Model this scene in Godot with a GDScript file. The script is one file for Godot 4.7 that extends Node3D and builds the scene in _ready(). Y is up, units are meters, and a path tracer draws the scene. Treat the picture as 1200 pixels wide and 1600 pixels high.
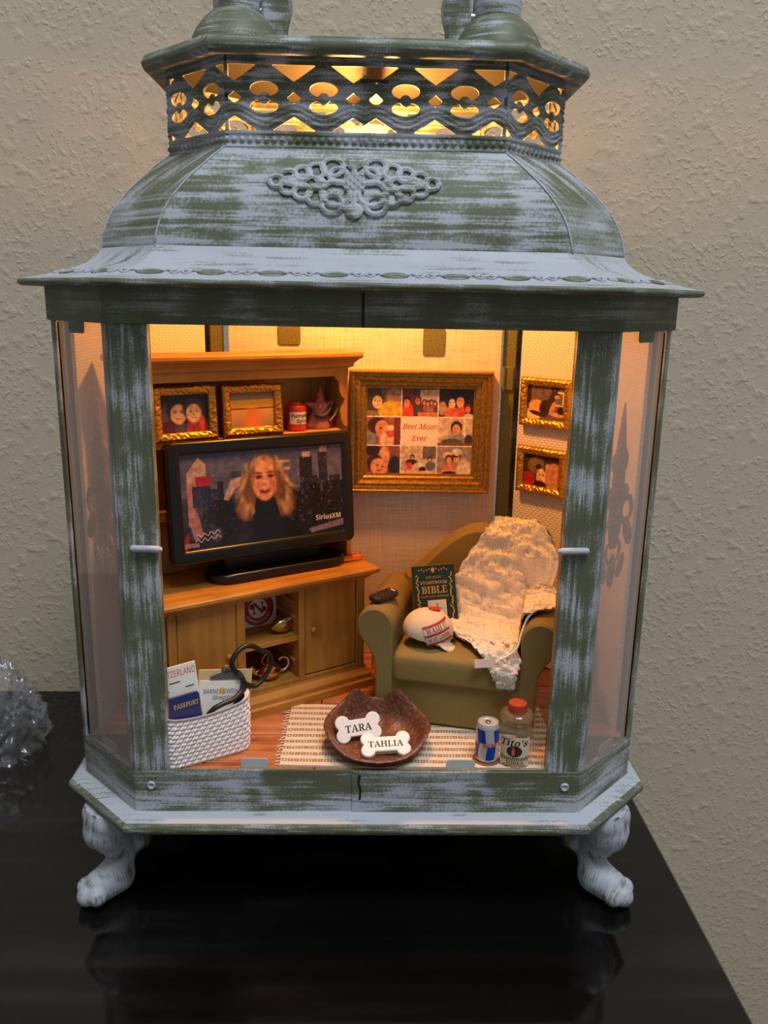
extends Node3D
# All builder numbers are centimetres; commit() turns them into metres.
const U := 0.01
var mats := {}
var used_names := {}
var lamp_pos := Vector3(0.3, 27.6, -7.0)

func _ready() -> void:
	setup_view()
	make_materials()
	build_room()
	build_lantern()
	build_lamp()
	build_cabinet()
	build_chair()
	build_wall_pictures()
	build_tv()
	build_shelf_things()
	build_basket()
	build_floor_things()
	build_bag()

func setup_view() -> void:
	var cam := Camera3D.new()
	cam.name = "camera"
	cam.position = Vector3(0.0749, 20.5143, 33.2228) * U
	cam.basis = Basis.from_euler(Vector3(-0.249819, -0.025365, 0.018269))
	cam.fov = 63.2155
	cam.near = 0.01
	cam.far = 20.0
	add_child(cam)
	cam.current = true
	var we := WorldEnvironment.new()
	we.name = "environment"
	var e := Environment.new()
	e.background_mode = Environment.BG_COLOR
	e.background_color = Color(0.55, 0.56, 0.575)
	e.background_energy_multiplier = 0.95
	e.tonemap_mode = Environment.TONE_MAPPER_LINEAR
	e.tonemap_exposure = 1.0
	e.sdfgi_enabled = true
	e.ssao_enabled = true
	e.ssil_enabled = true
	we.environment = e
	add_child(we)
	var win := AreaLight3D.new()
	win.name = "window_light"
	win.area_size = Vector2(1.0, 0.8)
	win.light_color = Color(0.93, 0.97, 1.0)
	win.light_energy = 4.7
	win.shadow_enabled = true
	win.position = Vector3(0.4, 2.2, 0.8)
	add_child(win)
	win.look_at_from_position(win.position, Vector3(0.0, 0.15, -0.1), Vector3.UP)

# ------------------------------------------------------------------ mesh tools
class MB:
	var v := PackedVector3Array()
	var n := PackedVector3Array()
	var t := PackedVector2Array()
	func tri(a: Vector3, b: Vector3, c: Vector3, na: Vector3, nb: Vector3, nc: Vector3, ua := Vector2.ZERO, ub := Vector2.ZERO, uc := Vector2.ZERO) -> void:
		v.append(a)
		n.append(na)
		t.append(ua)
		if (b - a).cross(c - a).dot(na + nb + nc) > 0.0:
			v.append(c); v.append(b)
			n.append(nc); n.append(nb)
			t.append(uc); t.append(ub)
		else:
			v.append(b); v.append(c)
			n.append(nb); n.append(nc)
			t.append(ub); t.append(uc)
	func quad(a: Vector3, b: Vector3, c: Vector3, d: Vector3, nn: Vector3) -> void:
		tri(a, b, c, nn, nn, nn, Vector2(0, 1), Vector2(1, 1), Vector2(1, 0))
		tri(a, c, d, nn, nn, nn, Vector2(0, 1), Vector2(1, 0), Vector2(0, 0))
	func move(xf: Transform3D, from := 0) -> void:
		var bi := xf.basis.inverse().transposed()
		for i in range(from, v.size()):
			v[i] = xf * v[i]
			n[i] = (bi * n[i]).normalized()
		if xf.basis.determinant() < 0.0:
			for i in range(from, v.size(), 3):
				var a := v[i + 1]
				v[i + 1] = v[i + 2]
				v[i + 2] = a
				var b := n[i + 1]
				n[i + 1] = n[i + 2]
				n[i + 2] = b
				var c := t[i + 1]
				t[i + 1] = t[i + 2]
				t[i + 2] = c

func T(p: Vector3, deg := Vector3.ZERO) -> Transform3D:
	return Transform3D(Basis.from_euler(deg * (PI / 180.0)), p)

func commit(parent: Node, called: String, mb: MB, mat: Material) -> MeshInstance3D:
	var o := MeshInstance3D.new()
	o.name = called
	var vs := mb.v.duplicate()
	for i in vs.size():
		vs[i] = vs[i] * U
	var arr := []
	arr.resize(Mesh.ARRAY_MAX)
	arr[Mesh.ARRAY_VERTEX] = vs
	arr[Mesh.ARRAY_NORMAL] = mb.n
	arr[Mesh.ARRAY_TEX_UV] = mb.t
	var am := ArrayMesh.new()
	if vs.size() > 0:
		am.add_surface_from_arrays(Mesh.PRIMITIVE_TRIANGLES, arr)
	o.mesh = am
	o.material_override = mat
	if parent == self:
		o.name = numbered(called)
	parent.add_child(o, true)
	return o

func commit_at(parent: Node, called: String, mb: MB, mat: Material, xf: Transform3D) -> MeshInstance3D:
	var o := commit(parent, called, mb, mat)
	o.transform = Transform3D(xf.basis, xf.origin * U)
	return o

func numbered(called: String) -> String:
	if not used_names.has(called):
		used_names[called] = 0
		return called
	used_names[called] += 1
	return "%s_%03d" % [called, used_names[called]]

func thing(called: String, label: String, category: String, at: Vector3, deg := Vector3.ZERO, group := "") -> Node3D:
	var o := Node3D.new()
	o.name = numbered(called)
	o.position = at * U
	o.basis = Basis.from_euler(deg * (PI / 180.0))
	o.set_meta("label", label)
	o.set_meta("category", category)
	if group != "":
		o.set_meta("group", group)
	add_child(o)
	return o

func struct(called: String, mb: MB, mat: Material) -> MeshInstance3D:
	var o := commit(self, called, mb, mat)
	o.set_meta("kind", "structure")
	return o

# a smooth grid of points; ctr is a point on the inner side
func sheet(mb: MB, rows: Array, closed := false, ctr: Variant = null, flip := false) -> void:
	var k := rows.size()
	var m: int = rows[0].size()
	var nn := []
	var s := 0.0
	for i in k:
		var line := PackedVector3Array()
		for j in m:
			var jp: int = j + 1
			var jm: int = j - 1
			if closed:
				jp = jp % m
				jm = (jm + m) % m
			else:
				jp = mini(jp, m - 1)
				jm = maxi(jm, 0)
			var du: Vector3 = rows[i][jp] - rows[i][jm]
			var dv: Vector3 = rows[mini(i + 1, k - 1)][j] - rows[maxi(i - 1, 0)][j]
			var q := du.cross(dv)
			if q.length() < 1e-9:
				q = Vector3.ZERO
			else:
				q = q.normalized()
			line.append(q)
			if ctr != null:
				s += q.dot(rows[i][j] - ctr)
		nn.append(line)
	var sg := 1.0
	if (ctr != null and s < 0.0) != flip:
		sg = -1.0
	for i in k:
		for j in m:
			if nn[i][j] == Vector3.ZERO:
				var q2: Vector3 = nn[mini(i + 1, k - 1)][j] + nn[maxi(i - 1, 0)][j]
				if q2.length() < 1e-6:
					q2 = Vector3.UP
				nn[i][j] = q2.normalized()
	if sg < 0.0:
		for i in k:
			for j in m:
				nn[i][j] = -nn[i][j]
	var mm := m if closed else m - 1
	for i in k - 1:
		for j in mm:
			var j2 := (j + 1) % m
			var a: Vector3 = rows[i][j]
			var b: Vector3 = rows[i][j2]
			var c: Vector3 = rows[i + 1][j2]
			var d: Vector3 = rows[i + 1][j]
			var ua := Vector2(float(j) / mm, float(i) / (k - 1))
			var ub := Vector2(float(j + 1) / mm, float(i) / (k - 1))
			var uc := Vector2(float(j + 1) / mm, float(i + 1) / (k - 1))
			var ud := Vector2(float(j) / mm, float(i + 1) / (k - 1))
			if (a - b).length() > 1e-7:
				mb.tri(a, b, c, nn[i][j], nn[i][j2], nn[i + 1][j2], ua, ub, uc)
			if (c - d).length() > 1e-7:
				mb.tri(a, c, d, nn[i][j], nn[i + 1][j2], nn[i + 1][j], ua, uc, ud)

# loft polygons: every side of the polygon is a sheet of its own, so the corners stay sharp
func polyloft(mb: MB, rings: Array, hard := false, ctr: Variant = null) -> void:
	var m: int = rings[0].size()
	if ctr == null:
		var c := Vector3.ZERO
		for r in rings:
			for p in r:
				c += p
		ctr = c / float(rings.size() * m)
	for j in m:
		var j2 := (j + 1) % m
		if hard:
			for i in rings.size() - 1:
				sheet(mb, [PackedVector3Array([rings[i][j], rings[i][j2]]), PackedVector3Array([rings[i + 1][j], rings[i + 1][j2]])], false, ctr)
		else:
			var rows := []
			for r in rings:
				rows.append(PackedVector3Array([r[j], r[j2]]))
			sheet(mb, rows, false, ctr)

func cap(mb: MB, ring: PackedVector3Array, nn: Vector3) -> void:
	var c := Vector3.ZERO
	for p in ring:
		c += p
	c /= ring.size()
	for j in ring.size():
		mb.tri(c, ring[j], ring[(j + 1) % ring.size()], nn, nn, nn)

func box(mb: MB, c: Vector3, size: Vector3, bev := 0.03, bas := Basis()) -> void:
	var h := size * 0.5
	bev = minf(bev, minf(h.x, minf(h.y, h.z)) * 0.9)
	var q := h - Vector3(bev, bev, bev)
	var P := func(s: Vector3, ax: int) -> Vector3:
		var r := Vector3(q.x * s.x, q.y * s.y, q.z * s.z)
		r[ax] = h[ax] * s[ax]
		return c + bas * r
	for ax in 3:
		var b1 := (ax + 1) % 3
		var b2 := (ax + 2) % 3
		for sg in [-1.0, 1.0]:
			var pts := []
			for k in [[-1.0, -1.0], [1.0, -1.0], [1.0, 1.0], [-1.0, 1.0]]:
				var s := Vector3.ZERO
				s[ax] = sg
				s[b1] = k[0]
				s[b2] = k[1]
				pts.append(P.call(s, ax))
			var nn := Vector3.ZERO
			nn[ax] = sg
			mb.quad(pts[0], pts[1], pts[2], pts[3], bas * nn)
		if bev > 0.0:
			for s1 in [-1.0, 1.0]:
				for s2 in [-1.0, 1.0]:
					var sa := Vector3.ZERO
					sa[b1] = s1
					sa[b2] = s2
					sa[ax] = -1.0
					var sb := sa
					sb[ax] = 1.0
					var n2 := Vector3.ZERO
					n2[b1] = s1
					n2[b2] = s2
					mb.quad(P.call(sa, b1), P.call(sb, b1), P.call(sb, b2), P.call(sa, b2), bas * n2.normalized())
	if bev > 0.0:
		for sx in [-1.0, 1.0]:
			for sy in [-1.0, 1.0]:
				for sz in [-1.0, 1.0]:
					var s3 := Vector3(sx, sy, sz)
					var n3 := bas * s3.normalized()
					mb.tri(P.call(s3, 0), P.call(s3, 1), P.call(s3, 2), n3, n3, n3)

# extrude a polygon along z, chamfered edges
func prism(mb: MB, poly_in: PackedVector2Array, z0: float, z1: float, bev := 0.02, xf := Transform3D.IDENTITY) -> void:
	var poly := poly_in.duplicate()
	if Geometry2D.is_polygon_clockwise(poly):
		poly.reverse()
	# Geometry2D calls y-down clockwise; make the area positive
	var area := 0.0
	var m := poly.size()
	for i in m:
		area += poly[i].cross(poly[(i + 1) % m])
	if area < 0.0:
		poly.reverse()
	var en := PackedVector2Array()
	for i in m:
		var d := (poly[(i + 1) % m] - poly[i]).normalized()
		en.append(Vector2(d.y, -d.x))
	var inset := PackedVector2Array()
	for i in m:
		var a := en[(i + m - 1) % m]
		var b := en[i]
		var w := (a + b)
		var l := maxf(0.4, 1.0 + a.dot(b))
		inset.append(poly[i] - w * (bev / l))
	var from := mb.v.size()
	var big := PackedVector2Array()
	for p in inset:
		big.append(p * 1000.0)
	var idx := Geometry2D.triangulate_polygon(big)
	for i in range(0, idx.size(), 3):
		for zz in [[z0, -1.0], [z1, 1.0]]:
			var nn := Vector3(0, 0, zz[1])
			mb.tri(Vector3(inset[idx[i]].x, inset[idx[i]].y, zz[0]), Vector3(inset[idx[i + 1]].x, inset[idx[i + 1]].y, zz[0]), Vector3(inset[idx[i + 2]].x, inset[idx[i + 2]].y, zz[0]), nn, nn, nn)
	for i in m:
		var i2 := (i + 1) % m
		var na := en[i]
		var nb := en[i]
		if en[(i + m - 1) % m].dot(en[i]) > 0.75:
			na = (en[(i + m - 1) % m] + en[i]).normalized()
		if en[i2].dot(en[i]) > 0.75:
			nb = (en[i2] + en[i]).normalized()
		var n3a := Vector3(na.x, na.y, 0)
		var n3b := Vector3(nb.x, nb.y, 0)
		var a0 := Vector3(poly[i].x, poly[i].y, z0 + bev)
		var b0 := Vector3(poly[i2].x, poly[i2].y, z0 + bev)
		var a1 := Vector3(poly[i].x, poly[i].y, z1 - bev)
		var b1 := Vector3(poly[i2].x, poly[i2].y, z1 - bev)
		mb.tri(a0, b0, b1, n3a, n3b, n3b)
		mb.tri(a0, b1, a1, n3a, n3b, n3a)
		if bev > 0.0:
			for zz in [[z0, a0, b0, -1.0], [z1, a1, b1, 1.0]]:
				var ia := Vector3(inset[i].x, inset[i].y, zz[0])
				var ib := Vector3(inset[i2].x, inset[i2].y, zz[0])
				var ma := (n3a + Vector3(0, 0, zz[3])).normalized()
				var mbn := (n3b + Vector3(0, 0, zz[3])).normalized()
				mb.tri(zz[1], zz[2], ib, ma, mbn, mbn)
				mb.tri(zz[1], ib, ia, ma, mbn, ma)
	mb.move(xf, from)

func rrect(w: float, h: float, r: float, seg := 5) -> PackedVector2Array:
	var out := PackedVector2Array()
	r = minf(r, minf(w, h) * 0.5)
	for k in 4:
		var cx := (w * 0.5 - r) * (1.0 if k == 0 or k == 3 else -1.0)
		var cy := (h * 0.5 - r) * (1.0 if k < 2 else -1.0)
		for i in seg + 1:
			var a := (k + float(i) / seg) * PI * 0.5
			out.append(Vector2(cx + cos(a) * r, cy + sin(a) * r))
	return out

func lift(p: PackedVector2Array, z: float) -> PackedVector3Array:
	var o := PackedVector3Array()
	for q in p:
		o.append(Vector3(q.x, q.y, z))
	return o

func lathe(mb: MB, prof: Array, seg := 32, at := Vector3.ZERO, bas := Basis()) -> void:
	var rows := []
	var c := Vector3.ZERO
	for p in prof:
		var line := PackedVector3Array()
		for j in seg:
			var a := TAU * j / seg
			line.append(at + bas * Vector3(cos(a) * p[0], p[1], sin(a) * p[0]))
		rows.append(line)
		c += at + bas * Vector3(0, p[1], 0)
	c /= prof.size()
	# sharp bands where the profile turns hard
	var part := [rows[0]]
	for i in range(1, rows.size()):
		part.append(rows[i])
		var turn := false
		if i < rows.size() - 1:
			var d1 := Vector2(prof[i][0] - prof[i - 1][0], prof[i][1] - prof[i - 1][1]).normalized()
			var d2 := Vector2(prof[i + 1][0] - prof[i][0], prof[i + 1][1] - prof[i][1]).normalized()
			turn = d1.dot(d2) < 0.6
		if turn or i == rows.size() - 1:
			# outside lies to the right of a profile drawn upwards on the outside
			band(mb, part, prof, i - part.size() + 1, at, bas)
			part = [rows[i]]

func band(mb: MB, rows: Array, prof: Array, first: int, _at: Vector3, bas: Basis) -> void:
	var d := Vector2(prof[first + 1][0] - prof[first][0], prof[first + 1][1] - prof[first][1])
	var want := bas * Vector3(d.y, -d.x, 0)
	var a: Vector3 = rows[0][0]
	var b: Vector3 = rows[0][1]
	var e: Vector3 = rows[1][0]
	var g := (b - a).cross(e - a)
	if g.length() < 1e-9:
		g = (rows[1][1] - rows[1][0]).cross(e - a)
	sheet(mb, rows, true, null, g.dot(want) < 0.0)

func tube(mb: MB, pts: PackedVector3Array, rad: Variant, seg := 10, closed := false) -> void:
	var rows := []
	var k := pts.size()
	var up := Vector3(0.137, 0.93, 0.31).normalized()
	for i in k:
		var d: Vector3
		if closed:
			d = (pts[(i + 1) % k] - pts[(i + k - 1) % k]).normalized()
		else:
			d = (pts[mini(i + 1, k - 1)] - pts[maxi(i - 1, 0)]).normalized()
		var s := d.cross(up).normalized()
		if s.length() < 0.1:
			s = d.cross(Vector3.RIGHT).normalized()
		up = s.cross(d).normalized()
		var r: float = rad[i] if rad is Array or rad is PackedFloat32Array else rad
		var line := PackedVector3Array()
		for j in seg:
			var a := TAU * j / seg
			line.append(pts[i] + (s * cos(a) + up * sin(a)) * r)
		rows.append(line)
	if closed:
		rows.append(rows[0])
	var from := mb.v.size()
	sheet(mb, rows, true)
	# check direction on the first triangle
	if mb.v.size() > from:
		var c := pts[0]
		if mb.n[from].dot(mb.v[from] - c) < 0.0:
			for i in range(from, mb.v.size()):
				mb.n[i] = -mb.n[i]
			for i in range(from, mb.v.size(), 3):
				var tv := mb.v[i + 1]
				mb.v[i + 1] = mb.v[i + 2]
				mb.v[i + 2] = tv
				var tn := mb.n[i + 1]
				mb.n[i + 1] = mb.n[i + 2]
				mb.n[i + 2] = tn
	if not closed:
		cap(mb, rows[0], (pts[0] - pts[1]).normalized())
		cap(mb, rows[k - 1], (pts[k - 1] - pts[k - 2]).normalized())

func spline(pts: Array, per := 8, closed := false) -> PackedVector3Array:
	var out := PackedVector3Array()
	var k := pts.size()
	var last := k if closed else k - 1
	for i in last:
		var a: Vector3 = pts[(i + k - 1) % k] if closed else pts[maxi(i - 1, 0)]
		var b: Vector3 = pts[i]
		var c: Vector3 = pts[(i + 1) % k]
		var d: Vector3 = pts[(i + 2) % k] if closed else pts[mini(i + 2, k - 1)]
		for s in per:
			out.append(b.cubic_interpolate(c, a, d, float(s) / per))
	if not closed:
		out.append(pts[k - 1])
	return out

func ball(mb: MB, c: Vector3, r: Vector3, bas := Basis(), seg := 16) -> void:
	var rows := []
	for i in range(0, seg / 2 + 1):
		var a := PI * i / (seg / 2.0)
		var line := PackedVector3Array()
		for j in seg:
			var b := TAU * j / seg
			line.append(c + bas * (Vector3(sin(a) * cos(b), cos(a), sin(a) * sin(b)) * r))
		rows.append(line)
	sheet(mb, rows, true, c)

# plate with openings: f(x, y) > 0 is metal; relief(x, y) raises the face; place(x, y, z) puts it into space
func plate(mb: MB, f: Callable, lo: Vector2, hi: Vector2, cell: float, th: float, relief: Callable, place: Callable) -> void:
	var nx := int(ceil((hi.x - lo.x) / cell))
	var ny := int(ceil((hi.y - lo.y) / cell))
	var dx := (hi.x - lo.x) / nx
	var dy := (hi.y - lo.y) / ny
	var val := PackedFloat32Array()
	var fr := PackedVector3Array()
	var bk := PackedVector3Array()
	for j in ny + 1:
		for i in nx + 1:
			var x := lo.x + i * dx
			var y := lo.y + j * dy
			val.append(f.call(x, y))
			fr.append(place.call(x, y, relief.call(x, y)))
			bk.append(place.call(x, y, -th))
	var w := nx + 1
	var nr := PackedVector3Array()
	for j in ny + 1:
		for i in w:
			var a := fr[j * w + mini(i + 1, nx)] - fr[j * w + maxi(i - 1, 0)]
			var b := fr[mini(j + 1, ny) * w + i] - fr[maxi(j - 1, 0) * w + i]
			nr.append(a.cross(b).normalized())
	for j in ny:
		for i in nx:
			var id := [j * w + i, j * w + i + 1, (j + 1) * w + i + 1, (j + 1) * w + i]
			var any := false
			for q in id:
				if val[q] > 0.0:
					any = true
			if not any:
				continue
			var pf := []
			var pb := []
			var pn := []
			var cross := []
			for q in 4:
				var a: int = id[q]
				var b: int = id[(q + 1) % 4]
				if val[a] > 0.0:
					pf.append(fr[a]); pb.append(bk[a]); pn.append(nr[a]); cross.append(false)
				if (val[a] > 0.0) != (val[b] > 0.0):
					var t := val[a] / (val[a] - val[b])
					pf.append(fr[a].lerp(fr[b], t)); pb.append(bk[a].lerp(bk[b], t)); pn.append(nr[a].lerp(nr[b], t).normalized()); cross.append(true)
			var k := pf.size()
			var away: Vector3 = pn[0]
			for q in range(1, k - 1):
				mb.tri(pf[0], pf[q], pf[q + 1], pn[0], pn[q], pn[q + 1])
				mb.tri(pb[0], pb[q], pb[q + 1], -away, -away, -away)
			var mid := Vector3.ZERO
			for q in k:
				mid += pf[q]
			mid /= k
			for q in k:
				var q2 := (q + 1) % k
				if cross[q] and cross[q2]:
					var e: Vector3 = (pf[q2] - pf[q]).cross(pf[q] - pb[q]).normalized()
					if e.dot(pf[q] - mid) < 0.0:
						e = -e
					mb.quad(pf[q], pf[q2], pb[q2], pb[q], e)
	# rim of the whole plate
	for j in ny:
		for i in [0, nx]:
			var a: int = j * w + i
			var b: int = (j + 1) * w + i
			if val[a] > 0.0 and val[b] > 0.0:
				var e := (fr[b] - fr[a]).cross(fr[a] - bk[a]).normalized()
				mb.quad(fr[a], fr[b], bk[b], bk[a], e)
	for i in nx:
		for j in [0, ny]:
			var a: int = j * w + i
			var b: int = j * w + i + 1
			if val[a] > 0.0 and val[b] > 0.0:
				var e := (fr[b] - fr[a]).cross(fr[a] - bk[a]).normalized()
				mb.quad(fr[a], fr[b], bk[b], bk[a], e)

# surface nets of a field that is negative inside
func nets(mb: MB, f: Callable, lo: Vector3, hi: Vector3, cell: float) -> void:
	var nx := int(ceil((hi.x - lo.x) / cell)) + 1
	var ny := int(ceil((hi.y - lo.y) / cell)) + 1
	var nz := int(ceil((hi.z - lo.z) / cell)) + 1
	var val := PackedFloat32Array()
	val.resize(nx * ny * nz)
	var at := 0
	for k in nz:
		for j in ny:
			for i in nx:
				val[at] = f.call(lo + Vector3(i, j, k) * cell)
				at += 1
	var idx := PackedInt32Array()
	idx.resize(nx * ny * nz)
	idx.fill(-1)
	var vs := PackedVector3Array()
	var ns := PackedVector3Array()
	var sx := 1
	var sy := nx
	var sz := nx * ny
	var off := [0, sx, sy, sx + sy, sz, sx + sz, sy + sz, sx + sy + sz]
	var edges := [[0, 1], [2, 3], [4, 5], [6, 7], [0, 2], [1, 3], [4, 6], [5, 7], [0, 4], [1, 5], [2, 6], [3, 7]]
	for k in nz - 1:
		for j in ny - 1:
			for i in nx - 1:
				var b := i + j * sy + k * sz
				var ins := 0
				for q in 8:
					if val[b + off[q]] < 0.0:
						ins += 1
				if ins == 0 or ins == 8:
					continue
				var p := Vector3.ZERO
				var cnt := 0
				for e in edges:
					var va := val[b + off[e[0]]]
					var vb := val[b + off[e[1]]]
					if (va < 0.0) != (vb < 0.0):
						var t := va / (va - vb)
						var ca := Vector3(e[0] & 1, (e[0] >> 1) & 1, (e[0] >> 2) & 1)
						var cb := Vector3(e[1] & 1, (e[1] >> 1) & 1, (e[1] >> 2) & 1)
						p += ca.lerp(cb, t)
						cnt += 1
				p /= cnt
				idx[b] = vs.size()
				var w := lo + (Vector3(i, j, k) + p) * cell
				vs.append(w)
				var h := cell * 0.5
				ns.append(Vector3(f.call(w + Vector3(h, 0, 0)) - f.call(w - Vector3(h, 0, 0)), f.call(w + Vector3(0, h, 0)) - f.call(w - Vector3(0, h, 0)), f.call(w + Vector3(0, 0, h)) - f.call(w - Vector3(0, 0, h))).normalized())
	for k in range(1, nz - 1):
		for j in range(1, ny - 1):
			for i in range(1, nx - 1):
				var b := i + j * sy + k * sz
				for ax in 3:
					var st: int = [sx, sy, sz][ax]
					if (val[b] < 0.0) == (val[b + st] < 0.0):
						continue
					var o1: int = [sy, sz, sx][ax]
					var o2: int = [sz, sx, sy][ax]
					var q := [idx[b], idx[b - o1], idx[b - o1 - o2], idx[b - o2]]
					if q[0] < 0 or q[1] < 0 or q[2] < 0 or q[3] < 0:
						continue
					mb.tri(vs[q[0]], vs[q[1]], vs[q[2]], ns[q[0]], ns[q[1]], ns[q[2]])
					mb.tri(vs[q[0]], vs[q[2]], vs[q[3]], ns[q[0]], ns[q[2]], ns[q[3]])

func capsule(p: Vector3, a: Vector3, b: Vector3, ra: float, rb: float) -> float:
	var ab := b - a
	var t := clampf((p - a).dot(ab) / ab.length_squared(), 0.0, 1.0)
	return (p - a - ab * t).length() - lerpf(ra, rb, t)

func smin(a: float, b: float, k: float) -> float:
	var h := clampf(0.5 + 0.5 * (b - a) / k, 0.0, 1.0)
	return lerpf(b, a, h) - k * h * (1.0 - h)

# lettering: em is the letter height in cm; lies in the xy plane, centred, then moved by xf; bend maps a point
func text(mb: MB, s: String, em: float, xf: Transform3D, font := "Droid Sans", bold := false, slant := 0.0, bend: Variant = null, stretch := 1.0) -> void:
	var tm := TextMesh.new()
	var sf := SystemFont.new()
	sf.font_names = PackedStringArray([font])
	if bold:
		sf.font_weight = 700
	tm.font = sf
	tm.text = s
	tm.font_size = 64
	tm.pixel_size = 0.01
	tm.depth = 0.0
	tm.curve_step = 1.0
	var arr := tm.surface_get_arrays(0)
	if arr.is_empty():
		return
	var vs: PackedVector3Array = arr[Mesh.ARRAY_VERTEX]
	var ix: Variant = arr[Mesh.ARRAY_INDEX]
	var k := em / 0.64
	var order := PackedInt32Array(range(vs.size())) if ix == null else PackedInt32Array(ix)
	for i in range(0, order.size(), 3):
		var p := []
		for q in 3:
			var a := vs[order[i + q]]
			var z := Vector3((a.x + a.y * slant) * k * stretch, a.y * k, 0)
			p.append(xf * (bend.call(z) if bend != null else z))
		var nn: Vector3 = (p[1] - p[0]).cross(p[2] - p[0])
		if nn.length() < 1e-12:
			continue
		nn = nn.normalized()
		var out := (xf.basis * Vector3(0, 0, 1)).normalized()
		if bend != null:
			var a0 := vs[order[i]]
			var base := Vector3((a0.x + a0.y * slant) * k * stretch, a0.y * k, 0)
			out = xf.basis * (bend.call(base + Vector3(0, 0, 0.01)) - bend.call(base))
		if nn.dot(out) < 0.0:
			nn = -nn
		mb.tri(p[0], p[1], p[2], nn, nn, nn)

func picture(parent: Node, called: String, w: float, h: float, tex: Texture2D, xf: Transform3D, rough := 0.35, bend: Variant = null, nx := 1) -> MeshInstance3D:
	var mb := MB.new()
	var rows := []
	for i in 2:
		var line := PackedVector3Array()
		for j in nx + 1:
			var z := Vector3((float(j) / nx - 0.5) * w, (0.5 - i) * h, 0)
			line.append(xf * (bend.call(z) if bend != null else z))
		rows.append(line)
	sheet(mb, rows, false, xf * Vector3(0, 0, -1.0))
	var m := StandardMaterial3D.new()
	m.albedo_texture = tex
	m.roughness = rough
	m.texture_repeat = false
	return commit(parent, called, mb, m)

# ------------------------------------------------------------------ materials
func noise_bytes(w: int, h: int, freq: float, seed_: int, kind := FastNoiseLite.TYPE_SIMPLEX_SMOOTH, oct := 3) -> Image:
	var fn := FastNoiseLite.new()
	fn.seed = seed_
	fn.noise_type = kind
	fn.frequency = freq
	fn.fractal_type = FastNoiseLite.FRACTAL_FBM if oct > 1 else FastNoiseLite.FRACTAL_NONE
	fn.fractal_octaves = oct
	var im := fn.get_seamless_image(w, h)
	im.convert(Image.FORMAT_L8)
	return im

func streaks(n: int, squeeze: int, freq: float, seed_: int, oct := 3) -> Image:
	var im := noise_bytes(n / squeeze, n, freq, seed_, FastNoiseLite.TYPE_SIMPLEX_SMOOTH, oct)
	im.resize(n, n, Image.INTERPOLATE_BILINEAR)
	return im

func ramp(im: Image, cols: Array, stops: Array) -> ImageTexture:
	var lut := []
	for i in 256:
		var t := i / 255.0
		var k := 0
		while k < stops.size() - 2 and t > stops[k + 1]:
			k += 1
		var u := clampf((t - stops[k]) / (stops[k + 1] - stops[k]), 0.0, 1.0)
		lut.append(cols[k].lerp(cols[k + 1], u))
	var src := im.get_data()
	var out := PackedByteArray()
	out.resize(src.size() * 3)
	for i in src.size():
		var c: Color = lut[src[i]]
		out[i * 3] = int(c.r * 255.0)
		out[i * 3 + 1] = int(c.g * 255.0)
		out[i * 3 + 2] = int(c.b * 255.0)
	return ImageTexture.create_from_image(Image.create_from_data(im.get_width(), im.get_height(), false, Image.FORMAT_RGB8, out))

func mixed(a: Image, b: Image, wa: float, wb: float, c: Image = null, wc := 0.0) -> Image:
	var da := a.get_data()
	var db := b.get_data()
	var dc := PackedByteArray()
	if c != null:
		dc = c.get_data()
	var out := PackedByteArray()
	out.resize(da.size())
	for i in da.size():
		var v := da[i] * wa + db[i] * wb
		if c != null:
			v += dc[i] * wc
		out[i] = clampi(int(v), 0, 255)
	return Image.create_from_data(a.get_width(), a.get_height(), false, Image.FORMAT_L8, out)

func flat(col: Color, rough := 0.6, metal := 0.0) -> StandardMaterial3D:
	var m := StandardMaterial3D.new()
	m.albedo_color = col
	m.roughness = rough
	m.metallic = metal
	return m

func tri3(m: StandardMaterial3D, cm: float, world := false, stretch := Vector3.ONE) -> void:
	m.uv1_triplanar = true
	m.uv1_world_triplanar = world
	m.uv1_triplanar_sharpness = 6.0
	m.uv1_scale = stretch / (cm * U)

# chalk paint rubbed over olive green; cov is the share that the pale paint covers
func paint(cov: float, vertical: bool, sd: int, cm := 9.0) -> StandardMaterial3D:
	var n := 512
	var st := streaks(n, 16, 0.045, sd, 4)
	var coarse := noise_bytes(n, n, 0.006, sd + 7, FastNoiseLite.TYPE_SIMPLEX_SMOOTH, 3)
	var grain := noise_bytes(n, n, 0.12, sd + 13, FastNoiseLite.TYPE_SIMPLEX_SMOOTH, 2)
	var fine := streaks(n, 32, 0.16, sd + 21, 2)
	var im := mixed(mixed(st, fine, 0.6, 0.4), coarse, 0.5, 0.34, grain, 0.16)
	if vertical:
		im.rotate_90(CLOCKWISE)
	var mid := 0.5 + (0.5 - cov) * 0.42
	var green := Color(0.36, 0.375, 0.29)
	var pale := Color(0.66, 0.667, 0.7)
	if cov < 0.3:
		pale = Color(0.56, 0.56, 0.52)
	var m := StandardMaterial3D.new()
	m.albedo_texture = ramp(im, [green.darkened(0.12), green, green.lerp(pale, 0.4), pale, pale.lightened(0.1)], [0.0, mid - 0.09, mid, mid + 0.1, 1.0])
	m.roughness = 0.5
	m.metallic_specular = 0.4
	m.heightmap_enabled = true
	m.heightmap_texture = ImageTexture.create_from_image(im)
	m.heightmap_scale = 0.012
	tri3(m, cm)
	return m

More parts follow.
